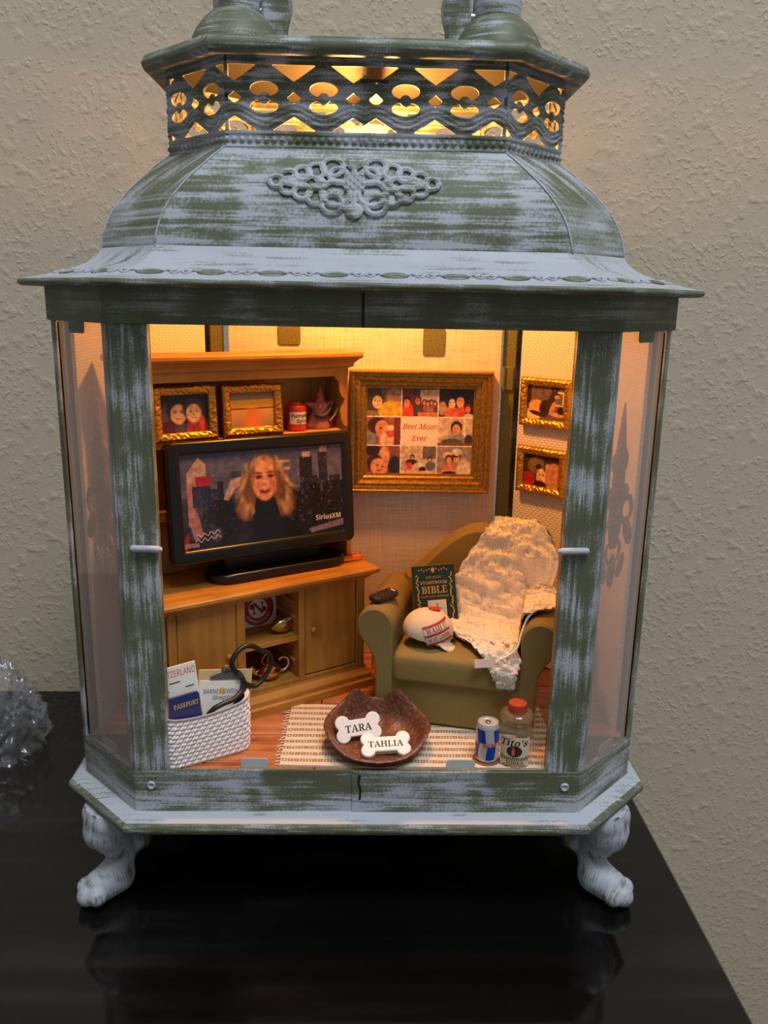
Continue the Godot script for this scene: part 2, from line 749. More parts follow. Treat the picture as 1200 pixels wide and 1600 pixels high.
func wood(dark: Color, light: Color, sd: int, cm: float, vertical: bool, rough := 0.5) -> StandardMaterial3D:
	var st := streaks(256, 16, 0.05, sd, 4)
	var coarse := noise_bytes(256, 256, 0.01, sd + 3, FastNoiseLite.TYPE_SIMPLEX_SMOOTH, 2)
	var im := mixed(st, coarse, 0.6, 0.4)
	if vertical:
		im.rotate_90(CLOCKWISE)
	var m := StandardMaterial3D.new()
	m.albedo_texture = ramp(im, [dark, light, light.lightened(0.08)], [0.2, 0.6, 0.9])
	m.roughness = rough
	m.heightmap_enabled = true
	m.heightmap_texture = ImageTexture.create_from_image(im)
	m.heightmap_scale = 0.01
	tri3(m, cm)
	return m

func grainy(col: Color, sd: int, cm: float, vary: float, bump: float, rough := 0.8, freq := 0.06, metal := 0.0, kind := FastNoiseLite.TYPE_SIMPLEX_SMOOTH) -> StandardMaterial3D:
	var im := noise_bytes(256, 256, freq, sd, kind, 3)
	var m := StandardMaterial3D.new()
	m.albedo_texture = ramp(im, [col.darkened(vary), col, col.lightened(vary)], [0.15, 0.5, 0.85])
	m.roughness = rough
	m.metallic = metal
	if bump > 0.0:
		m.heightmap_enabled = true
		m.heightmap_texture = ImageTexture.create_from_image(im)
		m.heightmap_scale = bump
	tri3(m, cm)
	return m

func make_materials() -> void:
	mats.dome = paint(0.52, false, 11, 11.0)
	mats.frieze = paint(0.29, false, 23, 9.0)
	mats.post = paint(0.36, true, 31, 8.0)
	mats.band = paint(0.45, false, 41, 10.0)
	mats.ledge = paint(0.95, false, 51, 9.0)
	mats.lip = paint(0.31, false, 61, 7.0)
	mats.crown = paint(0.5, false, 67, 7.0)
	mats.medal = paint(0.72, false, 69, 6.0)
	mats.foot = paint(0.8, true, 71, 3.0)
	mats.foot.heightmap_scale = 0.035
	mats.inner = flat(Color(0.42, 0.41, 0.3), 0.55)
	mats.olive = grainy(Color(0.42, 0.41, 0.2), 77, 3.0, 0.12, 0.006, 0.5, 0.1)
	mats.soot = flat(Color(0.2, 0.185, 0.12), 0.8)
	mats.black_hole = flat(Color(0.05, 0.05, 0.045), 0.7)
	# wall: knock-down plaster, splats of several sizes with flattened tops
	var wn := 1024
	var k1 := noise_bytes(wn, wn, 0.016, 3, FastNoiseLite.TYPE_SIMPLEX_SMOOTH, 4)
	var k2 := noise_bytes(wn, wn, 0.045, 9, FastNoiseLite.TYPE_SIMPLEX_SMOOTH, 3)
	var k3 := noise_bytes(wn, wn, 0.006, 15, FastNoiseLite.TYPE_SIMPLEX_SMOOTH, 2)
	var d1 := k1.get_data()
	var d2 := k2.get_data()
	var d3 := k3.get_data()
	var outb := PackedByteArray()
	outb.resize(d1.size())
	var lut := PackedByteArray()
	lut.resize(512)
	for i in 512:
		lut[i] = int(255.0 * smoothstep(0.54, 0.95, i / 255.0))
	for i in d1.size():
		var a := lut[clampi(d1[i] + (d3[i] - 128) / 3, 0, 511)] * 0.55
		var b := lut[clampi(d2[i] + (128 - d3[i]) / 3, 0, 511)] * 0.42
		outb[i] = clampi(int(maxf(a, b) + 0.05 * d2[i] + 0.1 * d1[i]), 0, 255)
	var wi := Image.create_from_data(wn, wn, false, Image.FORMAT_L8, outb)
	var wm := flat(Color(0.74, 0.68, 0.59), 0.8)
	wm.heightmap_enabled = true
	wm.heightmap_texture = ImageTexture.create_from_image(wi)
	wm.heightmap_scale = 0.075
	tri3(wm, 24.0, true)
	mats.wall = wm
	# table: black-brown gloss
	var tm := wood(Color(0.035, 0.03, 0.03), Color(0.06, 0.052, 0.05), 91, 30.0, false, 0.07)
	tm.heightmap_scale = 0.003
	tm.metallic_specular = 0.5
	mats.table = tm
	mats.carpet = grainy(Color(0.4, 0.34, 0.27), 95, 8.0, 0.2, 0.2, 0.95, 0.1)
	mats.oak = wood(Color(0.63, 0.42, 0.14), Color(0.73, 0.51, 0.2), 101, 7.0, false, 0.45)
	mats.oak_v = wood(Color(0.61, 0.4, 0.14), Color(0.69, 0.475, 0.185), 103, 7.0, true, 0.45)
	mats.planks = []
	for k in 3:
		mats.planks.append(wood(Color(0.42, 0.2, 0.09).lightened(0.06 * k), Color(0.66, 0.38, 0.2).lightened(0.05 * k), 111 + k, 6.0, false, 0.45))
	mats.gold = grainy(Color(0.83, 0.6, 0.2), 121, 1.6, 0.2, 0.012, 0.33, 0.05, 0.85)
	mats.gold_dull = grainy(Color(0.68, 0.49, 0.17), 125, 3.0, 0.18, 0.005, 0.36, 0.05, 0.8)
	mats.brass = flat(Color(0.8, 0.6, 0.28), 0.18, 1.0)
	mats.steel = flat(Color(0.62, 0.62, 0.63), 0.3, 1.0)
	mats.clip = grainy(Color(0.66, 0.66, 0.65), 129, 2.0, 0.08, 0.01, 0.55, 0.12)
	mats.black = flat(Color(0.06, 0.055, 0.05), 0.28)
	mats.rubber = flat(Color(0.07, 0.065, 0.065), 0.4)
	mats.white = flat(Color(0.86, 0.84, 0.8), 0.55)
	mats.paper = flat(Color(0.88, 0.86, 0.82), 0.7)
	mats.ink = flat(Color(0.06, 0.055, 0.06), 0.7)
	mats.chair = grainy(Color(0.51, 0.42, 0.21), 131, 2.2, 0.07, 0.012, 0.75, 0.12)
	mats.fleece = grainy(Color(0.93, 0.88, 0.8), 133, 2.0, 0.04, 0.02, 0.95, 0.06)
	mats.leather = grainy(Color(0.4, 0.235, 0.15), 135, 2.4, 0.14, 0.025, 0.42, 0.04)
	mats.gold_print = flat(Color(0.75, 0.6, 0.3), 0.45)
	mats.plastic_tag = flat(Color(0.72, 0.66, 0.62), 0.25)
	mats.knit = grainy(Color(0.92, 0.86, 0.83), 137, 1.0, 0.04, 0.01, 0.85, 0.12)
	# linen wallpaper: pale with fine crossed threads
	var ha := streaks(512, 32, 0.12, 141, 3)
	var hb := streaks(512, 32, 0.12, 143, 3)
	hb.rotate_90(CLOCKWISE)
	var li := mixed(ha, hb, 0.5, 0.5)
	var lm := StandardMaterial3D.new()
	lm.albedo_texture = ramp(li, [Color(0.76, 0.67, 0.58), Color(0.87, 0.79, 0.72), Color(0.9, 0.83, 0.77)], [0.15, 0.45, 0.8])
	lm.roughness = 0.85
	lm.heightmap_enabled = true
	lm.heightmap_texture = ImageTexture.create_from_image(li)
	lm.heightmap_scale = 0.008
	tri3(lm, 6.0)
	mats.linen = lm
	# woven grass-cloth: rows of little knots
	var wv := Image.create(64, 64, false, Image.FORMAT_L8)
	for y in 64:
		for x in 64:
			var row := y / 16
			var fx := fposmod(x + (16 if row % 2 == 1 else 0), 32) / 32.0
			var fy := (y % 16) / 16.0
			var h := (0.25 + 0.75 * sin(fx * PI)) * (0.5 + 0.5 * sin(fy * PI))
			wv.set_pixel(x, y, Color(h, h, h))
	var wt := ImageTexture.create_from_image(wv)
	var gm := StandardMaterial3D.new()
	gm.albedo_texture = ramp(wv, [Color(0.6, 0.52, 0.44), Color(0.84, 0.78, 0.72), Color(0.88, 0.83, 0.78)], [0.0, 0.4, 1.0])
	gm.roughness = 0.85
	gm.heightmap_enabled = true
	gm.heightmap_texture = wt
	gm.heightmap_scale = 0.018
	tri3(gm, 0.56)
	mats.grass = gm
	# glass with a film of dust
	var gl := flat(Color(0.74, 0.7, 0.68, 0.3), 0.05)
	gl.transparency = BaseMaterial3D.TRANSPARENCY_ALPHA
	mats.glass = gl
	mats.amber = grainy(Color(0.74, 0.54, 0.32), 151, 2.5, 0.25, 0.02, 0.35, 0.05)
	mats.amber.backlight_enabled = true
	mats.amber.backlight = Color(0.95, 0.85, 0.7)
	var bg := flat(Color(0.9, 0.82, 0.68, 0.06), 0.06)
	bg.transparency = BaseMaterial3D.TRANSPARENCY_ALPHA
	mats.bottle = bg
	var pl := flat(Color(0.85, 0.86, 0.9, 0.1), 0.08)
	pl.transparency = BaseMaterial3D.TRANSPARENCY_ALPHA
	mats.plastic = pl

# ------------------------------------------------------------------ the room
func build_room() -> void:
	var mb := MB.new()
	box(mb, Vector3(0, 40, -24.06), Vector3(320, 244, 2.0), 0.0)
	struct("wall_back", mb, mats.wall)
	mb = MB.new()
	box(mb, Vector3(0, -84, 60), Vector3(320, 4, 170), 0.0)
	struct("floor", mb, mats.carpet)
	var t := thing("table", "black wooden table with a glossy top that carries the lantern", "table", Vector3(-21.85, -82, 0))
	mb = MB.new()
	box(mb, Vector3(0, 72.9, -0.5), Vector3(76.0, 3.0, 45.0), 0.15)
	commit(t, "tabletop", mb, mats.table)
	mb = MB.new()
	box(mb, Vector3(0, 67.4, -0.1), Vector3(70.0, 8.0, 40.0), 0.1)
	commit(t, "apron", mb, mats.table)
	for sx in [-1, 1]:
		for sz in [-1, 1]:
			mb = MB.new()
			box(mb, Vector3(sx * 33.0, 35.8, sz * 18.0), Vector3(4.5, 71.6, 4.5), 0.15)
			commit(t, "leg", mb, mats.table)

# ------------------------------------------------------------------ the lantern
const ZC := -7.0
func oct(hw: float, hd: float, c: float, y: float) -> PackedVector3Array:
	return PackedVector3Array([
		Vector3(hw - c, y, ZC + hd), Vector3(hw, y, ZC + hd - c), Vector3(hw, y, ZC - hd + c), Vector3(hw - c, y, ZC - hd),
		Vector3(-hw + c, y, ZC - hd), Vector3(-hw, y, ZC - hd + c), Vector3(-hw, y, ZC + hd - c), Vector3(-hw + c, y, ZC + hd)])

func octs(list: Array) -> Array:
	var o := []
	for q in list:
		o.append(oct(q[0], q[1], q[2], q[3]))
	return o

const DOME := [[14.4, 8.35, 4.4, 21.12], [13.7, 7.65, 4.05, 21.25], [12.7, 6.8, 3.65, 21.5], [11.9, 6.1, 3.3, 21.85], [11.45, 5.75, 3.05, 22.2], [11.3, 5.62, 3.0, 22.45]]
const DOME2 := [[11.3, 5.62, 3.0, 22.4], [11.22, 5.58, 3.0, 22.9], [11.0, 5.45, 3.0, 23.6], [10.6, 5.23, 2.98, 24.3], [10.02, 4.95, 2.95, 25.0], [9.4, 4.65, 2.92, 25.6], [8.9, 4.4, 2.9, 26.05], [8.55, 4.22, 2.9, 26.35]]

func build_lantern() -> void:
	var L := thing("lantern", "tall octagonal metal lantern in worn green and white paint, lit from inside", "lantern", Vector3.ZERO)
	# base
	var mb := MB.new()
	polyloft(mb, octs([[13.2, 6.9, 3.3, -1.98], [13.5, 7.35, 3.45, -2.0], [13.8, 7.8, 3.55, -2.1]]))
	commit(L, "base_ledge", mb, mats.ledge)
	mb = MB.new()
	polyloft(mb, octs([[13.8, 7.8, 3.55, -2.1], [13.92, 7.92, 3.58, -2.2], [13.95, 7.95, 3.58, -2.38], [13.92, 7.92, 3.58, -2.56], [13.75, 7.75, 3.53, -2.7]]))
	cap(mb, oct(13.75, 7.75, 3.53, -2.7), Vector3.DOWN)
	commit(L, "base_lip", mb, mats.lip)
	mb = MB.new()
	polyloft(mb, octs([[13.35, 7.05, 3.3, -2.02], [13.3, 7.0, 3.3, -1.9], [13.3, 7.0, 3.3, 0.02], [13.26, 6.96, 3.29, 0.08]]))
	polyloft(mb, octs([[13.26, 6.96, 3.29, 0.08], [13.18, 6.88, 3.26, 0.08], [13.14, 6.84, 3.25, 0.0], [13.14, 6.84, 3.25, -1.0]]), false, Vector3(0, -60, ZC))
	var band_part := commit(L, "base_band", mb, mats.band)
	mb = MB.new()
	box(mb, Vector3(4.8, -0.97, 0.03), Vector3(10.2, 2.05, 0.06), 0.02)
	commit(band_part, "overlap_strip", mb, mats.band)
	mb = MB.new()
	var scr := PackedVector2Array([Vector2(0.16, 0.1), Vector2(0.3, 0.08), Vector2(0.25, -0.3), Vector2(0.34, -0.7), Vector2(0.3, -1.15), Vector2(0.2, -1.15), Vector2(0.24, -0.7), Vector2(0.14, -0.3)])
	prism(mb, scr, 0.05, 0.075, 0.0, T(Vector3(-0.2, -0.2, 0)))
	commit(band_part, "chipped_mark", mb, mats.black_hole)
	for x in [-9.25, 9.3]:
		mb = MB.new()
		lathe(mb, [[0.2, 0.0], [0.2, 0.04], [0.15, 0.09], [0.1, 0.05], [0.0, 0.03]], 16, Vector3(x, -0.67, 0.02 if x < 0 else 0.06), Basis(Vector3.RIGHT, PI / 2))
		commit(band_part, "rivet", mb, mats.ledge)
	# feet
	var fmb := MB.new()
	var foot_field := func(p: Vector3) -> float:
		# x runs outwards, z sideways
		var q := Vector3(p.x, p.y, absf(p.z))
		var d := capsule(p, Vector3(0.2, -2.3, 0), Vector3(0.68, -3.9, 0), 1.1, 1.02)
		d = smin(d, capsule(q, Vector3(0.75, -3.2, 0.4), Vector3(0.5, -4.75, 0.2), 0.76, 0.6), 0.2)
		d = smin(d, capsule(p, Vector3(0.35, -4.2, 0), Vector3(-0.1, -5.6, 0), 0.85, 0.6), 0.2)
		d = smin(d, capsule(p, Vector3(-0.1, -5.6, 0), Vector3(0.25, -6.5, 0), 0.6, 0.74), 0.2)
		d = smin(d, capsule(p, Vector3(0.3, -6.6, 0), Vector3(1.1, -6.75, 0), 0.88, 0.78), 0.25)
		d = smin(d, (q - Vector3(1.55, -6.85, 0.5)).length() - 0.46, 0.1)
		d = smin(d, (q - Vector3(1.78, -6.95, 0.0)).length() - 0.5, 0.1)
		d = smin(d, capsule(p, Vector3(-0.55, -4.9, 0), Vector3(-0.82, -5.35, 0), 0.32, 0.46), 0.25)
		d = smin(d, capsule(q, Vector3(0.1, -2.75, 0.85), Vector3(0.35, -3.15, 1.15), 0.42, 0.34), 0.12)
		# acanthus furrows on the knee
		if p.y > -5.4 and p.y < -2.7:
			d += 0.11 * pow(maxf(0.0, sin(p.z * 7.0 + 0.7 * p.y)), 2.0) * smoothstep(0.3, 0.9, p.x)
		# flat top and flat sole
		return maxf(maxf(d, p.y + 2.66), -(p.y + 7.6))
	nets(fmb, foot_field, Vector3(-1.5, -7.85, -1.8), Vector3(2.5, -2.2, 1.8), 0.11)
	var foot_mesh: Mesh = null
	for s in [[-1, 1], [1, 1], [1, -1], [-1, -1]]:
		var o: MeshInstance3D
		if foot_mesh == null:
			o = commit(L, "foot", fmb, mats.foot)
			foot_mesh = o.mesh
		else:
			o = MeshInstance3D.new()
			o.name = "foot"
			o.mesh = foot_mesh
			o.material_override = mats.foot
			L.add_child(o, true)
		o.position = Vector3(s[0] * 11.45, 0, ZC + s[1] * 5.15) * U
		o.rotation.y = atan2(-s[1], s[0])
	# posts
	for sx in [-1, 1]:
		for sz in [-1, 1]:
			mb = MB.new()
			var zf: float = ZC + sz * 7.0
			box(mb, Vector3(sx * 9.22, 9.75, zf - sz * 0.08), Vector3(1.58, 19.5, 0.14), 0.04)
			box(mb, Vector3(sx * 8.46, 9.75, zf - sz * 0.25), Vector3(0.08, 19.5, 0.5), 0.02)
			box(mb, Vector3(sx * 10.12, 9.75, zf - sz * 0.2), Vector3(0.34, 19.5, 0.12), 0.04, Basis(Vector3.UP, sx * sz * PI / 4))
			commit(L, "corner_post", mb, mats.post)
			mb = MB.new()
			box(mb, Vector3(sx * 13.22, 9.75, ZC + sz * 2.9), Vector3(0.14, 19.5, 1.6), 0.04)
			box(mb, Vector3(sx * 13.12, 9.75, ZC + sz * 3.84), Vector3(0.14, 19.5, 0.34), 0.04, Basis(Vector3.UP, -sx * sz * PI / 4))
			commit(L, "side_post", mb, mats.post)
	# pins on the front posts
	for sx in [-1, 1]:
		mb = MB.new()
		var yy := 10.38 if sx < 0 else 10.48
		tube(mb, spline([Vector3(sx * 9.4, yy, 0.12), Vector3(sx * 9.0, yy + 0.01, 0.17), Vector3(sx * 8.6, yy, 0.17), Vector3(sx * 8.34, yy - 0.03, 0.14)], 5), 0.15, 12)
		ball(mb, Vector3(sx * 9.4, yy, 0.12), Vector3(0.15, 0.15, 0.15))
		ball(mb, Vector3(sx * 8.3, yy - 0.03, 0.14), Vector3(0.1, 0.12, 0.12))
		commit(L, "hinge_pin", mb, mats.ledge)
	# frieze and eave
	mb = MB.new()
	polyloft(mb, octs([[13.38, 7.1, 3.32, 19.44], [13.42, 7.14, 3.32, 19.5], [13.42, 7.14, 3.32, 20.9]]))
	polyloft(mb, octs([[13.38, 7.1, 3.32, 19.44], [13.2, 6.92, 3.3, 19.44], [13.2, 6.92, 3.3, 20.9]]), false, Vector3(0, 90, ZC))
	var frieze := commit(L, "frieze", mb, mats.frieze)
	mb = MB.new()
	box(mb, Vector3(5.1, 20.17, 0.16), Vector3(10.2, 1.44, 0.05), 0.015)
	commit(frieze, "overlap_strip", mb, mats.frieze)
	mb = MB.new()
	box(mb, Vector3(-0.03, 20.1, 0.17), Vector3(0.1, 1.3, 0.06), 0.01)
	commit(frieze, "seam", mb, mats.black_hole)
	mb = MB.new()
	polyloft(mb, octs([[13.3, 7.0, 3.3, 20.88], [14.2, 8.1, 4.3, 20.82], [14.35, 8.29, 4.38, 20.84], [14.45, 8.4, 4.4, 20.92], [14.46, 8.41, 4.4, 21.02], [14.4, 8.35, 4.4, 21.12]]))
	commit(L, "eave_lip", mb, mats.lip)
	mb = MB.new()
	polyloft(mb, octs(DOME))
	var inner := []
	for q in DOME:
		inner.append([q[0] - 0.12, q[1] - 0.12, q[2], q[3] - 0.1])
	polyloft(mb, octs(inner), false, Vector3(0, 200, ZC))
	var flare := commit(L, "eave_flare", mb, mats.ledge)
	# embossed leaves and scrolls along the flare
	var emb := MB.new()
	var emb2 := MB.new()
	for side in 4:
		var a: Vector3
		var b: Vector3
		var lo := oct(13.55, 7.52, 3.98, 21.3)
		var hi := oct(12.75, 6.84, 3.67, 21.52)
		var ii: int = [7, 0, 6, 3][side]
		var jj: int = [0, 1, 7, 4][side]
		var p0 := lo[ii].lerp(hi[ii], 0.5)
		var p1 := lo[jj].lerp(hi[jj], 0.5)
		var e := (p1 - p0)
		var len_ := e.length()
		var dirx := e.normalized()
		var diry := (hi[ii].lerp(hi[jj], 0.5) - lo[ii].lerp(lo[jj], 0.5)).normalized()
		var nrm := dirx.cross(diry).normalized()
		if nrm.y < 0.0:
			nrm = -nrm
		var bs := Basis(dirx, nrm, diry)
		var cnt := maxi(2, int(round(len_ / 2.35)))
		for k in cnt:
			var c := p0 + dirx * (len_ * (k + 0.5) / cnt)
			ball(emb, c, Vector3(0.54, 0.07, 0.34), bs, 12)
			for s in [-1.0, 1.0]:
				var pts := []
				for q in 7:
					var u := q / 6.0
					pts.append(c + dirx * s * (0.5 + u * 0.62) + diry * (0.2 * sin(u * 6.5)) + nrm * 0.0)
				tube(emb2, spline(pts, 3), 0.05, 6)
				ball(emb2, c + dirx * s * 0.85 + diry * 0.12 + nrm * 0.02, Vector3(0.2, 0.07, 0.12), bs, 8)
	commit(flare, "embossed_boss", emb, mats.lip)
	commit(flare, "embossed_scroll", emb2, mats.ledge)
	mb = MB.new()
	polyloft(mb, octs(DOME2))
	inner = []
	for q in DOME2:
		inner.append([q[0] - 0.12, q[1] - 0.12, q[2], q[3]])
	polyloft(mb, octs(inner), false, Vector3(0, 200, ZC))
	var dome := commit(L, "dome", mb, mats.dome)
	# seams of the dome
	for s in [[0, 0], [1, 1], [6, 6], [7, 7]]:
		mb = MB.new()
		var pts := []
		for r in octs(DOME2):
			pts.append(r[s[0]])
		tube(mb, spline(pts, 3), 0.045, 6)
		commit(dome, "seam_fold", mb, mats.ledge)
	build_medallion(dome)
	build_crown(L)
	build_inside(L)

func dome_z(y: float) -> float:
	for i in DOME2.size() - 1:
		if y <= DOME2[i + 1][3]:
			var t := clampf((y - DOME2[i][3]) / (DOME2[i + 1][3] - DOME2[i][3]), 0.0, 1.0)
			return ZC + lerpf(DOME2[i][1], DOME2[i + 1][1], t)
	return ZC + DOME2[7][1]

func build_medallion(dome: Node) -> void:
	var rings := [[0.72, -0.5, 0.55, 0.12], [0.86, -1.0, 0.42, 0.11], [1.5, -0.66, 0.36, 0.1], [2.05, -0.45, 0.33, 0.1], [2.6, -0.22, 0.32, 0.1], [3.08, 0.02, 0.26, 0.1],
		[0.86, 0.72, 0.42, 0.1], [1.5, 0.55, 0.34, 0.1], [2.05, 0.4, 0.32, 0.1], [2.6, 0.22, 0.32, 0.1], [0.62, 0.32, 0.36, 0.09]]
	var f := func(x: float, y: float) -> float:
		var ax := absf(x)
		var d := -10.0
		for r in rings:
			var l := Vector2(ax - r[0], y - r[1]).length()
			d = maxf(d, r[3] - absf(l - r[2]))
		# long petals
		var e := Vector2((ax - 1.95) / 0.62, (y - 0.02) / 0.26).length()
		d = maxf(d, 0.1 - absf(e - 1.0) * 0.3)
		d = maxf(d, 0.12 - Vector2(ax * 0.12, y * 1.0 - 0.03).length() if ax < 1.4 else -1.0)
		d = maxf(d, 0.4 - maxf(ax, absf(y)))
		d = maxf(d, 0.36 - Vector2(ax, y - 0.98).length())
		d = maxf(d, 0.36 - Vector2(ax, y + 1.28).length())
		d = maxf(d, 0.11 - ax if absf(y) < 1.25 else -1.0)
		d = maxf(d, 0.12 - Vector2(ax - 3.36, y - 0.02).length())
		return d
	var rel := func(x: float, y: float) -> float:
		var h := 0.06 + 0.6 * clampf(f.call(x, y), 0.0, 0.09)
		if absf(x) < 0.38 and absf(y) < 0.38:
			h += 0.05 * cos(x * 20.0) * cos(y * 20.0)
		return h
	var place := func(x: float, y: float, z: float) -> Vector3:
		var yy := 24.95 + y * 0.84
		var n2 := Vector3(0, dome_z(yy - 0.1) - dome_z(yy + 0.1), 0.2).normalized()
		return Vector3(-0.45 + x, yy, dome_z(yy)) + n2 * (z + 0.03)
	var mb := MB.new()
	plate(mb, f, Vector2(-3.6, -1.75), Vector2(3.6, 1.45), 0.05, 0.05, rel, place)
	commit(dome, "medallion", mb, mats.medal)

func build_crown(L: Node) -> void:
	var P := 2.35
	var fh := 3.36
	var f := func(x: float, y: float) -> float:
		if y < 0.55:
			return 0.2
		var v := y - 0.55
		var k := fposmod(x, P)
		var a := minf(k, P - k)            # distance to the triangles and diamonds
		var b := absf(k - P * 0.5)         # distance to the hubs
		var d := 10.0
		d = minf(d, maxf(v - 2.48, (a * 0.62 - (v - 1.86) * 0.9) / 1.1))
		d = minf(d, maxf(0.08 - v, (a * 0.54 - (0.62 - v) * 0.9) / 1.05))
		d = minf(d, maxf((Vector2(b / 0.56, (v - 1.6) / 0.27).length() - 1.0) * 0.3, 0.22 - Vector2(b, v - 1.28).length()))
		d = minf(d, maxf((Vector2(b / 0.56, (v - 0.97) / 0.26).length() - 1.0) * 0.3, 0.22 - Vector2(b, v - 1.28).length()))
		d = minf(d, (a / 0.3 + absf(v - 1.28) / 0.23 - 1.0) * 0.2)
		return minf(d, 2.9 - v)
	var rel := func(x: float, y: float) -> float:
		if y < 0.55:
			var bx := fposmod(x, 0.32) - 0.16
			var by := y - 0.28
			var q := 0.011 - (bx * bx + by * by)
			return (0.1 * sqrt(q) / 0.105 if q > 0.0 else 0.0) + (0.05 if y > 0.48 or y < 0.06 else 0.0)
		var v := y - 0.55
		var t := x / P - 0.5
		var dd := absf(v - 1.28) - (0.62 + 0.2 * cos(TAU * t))
		var h := 0.0
		if absf(dd) < 0.3:
			h = 0.04 + 0.03 * cos(dd * TAU / 0.2)
		var k := fposmod(x, P)
		var b := absf(k - P * 0.5)
		h += 0.12 * clampf(1.0 - Vector2(b, v - 1.28).length() / 0.2, 0.0, 1.0)
		return h
	var ring := oct(8.5, 4.2, 2.9, 26.34)
	for side in 8:
		var a := ring[side]
		var b := ring[(side + 1) % 8]
		var spans := [[0.0, 1.0]]
		if side == 7 or side == 3:
			spans = [[0.0, 0.487], [0.487, 1.0]] if side == 7 else [[0.0, 0.5], [0.5, 1.0]]
		for sp in spans:
			var p0 := a.lerp(b, sp[0])
			var p1 := a.lerp(b, sp[1])
			var len_ := (p1 - p0).length()
			var dx := (p1 - p0).normalized()
			var out := dx.cross(Vector3.UP).normalized()
			if out.dot(p0 - Vector3(0, p0.y, ZC)) < 0.0:
				out = -out
			var mid := (p0 + p1) * 0.5
			var shift := 0.0
			var place := func(x: float, y: float, z: float) -> Vector3:
				return mid + dx * (x - shift) + Vector3.UP * y + out * z
			# make the face look outwards
			var flipx := dx.cross(Vector3.UP).dot(out) < 0.0
			if flipx:
				place = func(x: float, y: float, z: float) -> Vector3:
					return mid - dx * (x - shift) + Vector3.UP * y + out * z
			var mb := MB.new()
			plate(mb, f, Vector2(-len_ * 0.5, 0.0), Vector2(len_ * 0.5, fh), 0.06, 0.06, rel, place)
			commit(L, "fretwork_panel", mb, mats.crown)
	# rolled rim and roof
	var mb := MB.new()
	polyloft(mb, octs([[8.35, 4.05, 2.85, 29.72], [9.1, 4.8, 3.15, 29.55], [9.25, 5.02, 3.25, 29.58], [9.37, 5.15, 3.3, 29.72], [9.4, 5.18, 3.3, 29.9], [9.32, 5.1, 3.28, 30.08], [9.3, 5.02, 3.28, 30.2], [8.9, 4.65, 3.1, 30.28]]))
	commit(L, "rim", mb, mats.lip)
	mb = MB.new()
	polyloft(mb, octs([[8.9, 4.65, 3.1, 30.28], [8.3, 4.1, 2.9, 30.42], [7.6, 3.2, 2.2, 30.5]]))
	cap(mb, oct(7.6, 3.2, 2.2, 30.5), Vector3.UP)
	var roof := commit(L, "roof_plate", mb, mats.ledge)
	mb = MB.new()
	cap(mb, oct(8.35, 4.05, 2.85, 29.75), Vector3.DOWN)
	commit(roof, "roof_lining", mb, mats.soot)
	for p in oct(8.42, 4.12, 2.88, 26.4):
		mb = MB.new()
		box(mb, p + Vector3(0, 1.68, 0), Vector3(0.16, 3.34, 0.16), 0.02)
		commit(L, "crown_stud", mb, mats.crown)
	# two small domes with the ends of the folded handle
	for sx in [-1, 1]:
		mb = MB.new()
		lathe(mb, [[2.12, 0.0], [2.1, 0.25], [1.98, 0.75], [1.76, 1.2], [1.45, 1.6], [1.15, 1.85], [1.0, 1.95], [0.0, 2.0]], 40, Vector3(sx * 5.65, 30.42, ZC))
		var d := commit(L, "finial_dome", mb, mats.lip)
		mb = MB.new()
		lathe(mb, [[1.05, 0.0], [1.05, 0.9], [1.0, 1.4], [0.8, 1.75], [0.0, 1.9]], 28, Vector3(sx * 5.6, 32.2, ZC))
		box(mb, Vector3(sx * 5.6, 33.2, ZC + 0.3), Vector3(0.9, 1.4, 1.4), 0.25)
		commit(d, "bracket", mb, mats.crown)
		mb = MB.new()
		tube(mb, PackedVector3Array([Vector3(sx * 4.8, 32.35, ZC + 0.1), Vector3(sx * 4.2, 32.35, ZC + 0.1)]), 0.26, 12)
		commit(d, "pin", mb, mats.steel)
		mb = MB.new()
		var hx := 3.82 if sx > 0 else 3.9
		prism(mb, PackedVector2Array([Vector2(-0.62, 0.2), Vector2(-0.62, 1.4), Vector2(-0.5, 1.7), Vector2(0.3, 1.75), Vector2(0.62, 1.5), Vector2(0.62, 1.0), Vector2(0.45, 0.4), Vector2(0.4, -0.35), Vector2(-0.6, -0.35)]), -0.5, 0.5, 0.1, T(Vector3(sx * hx, 31.5, ZC + 0.1), Vector3(0, 0 if sx < 0 else 180, 0)))
		commit(d, "handle_end", mb, mats.crown)

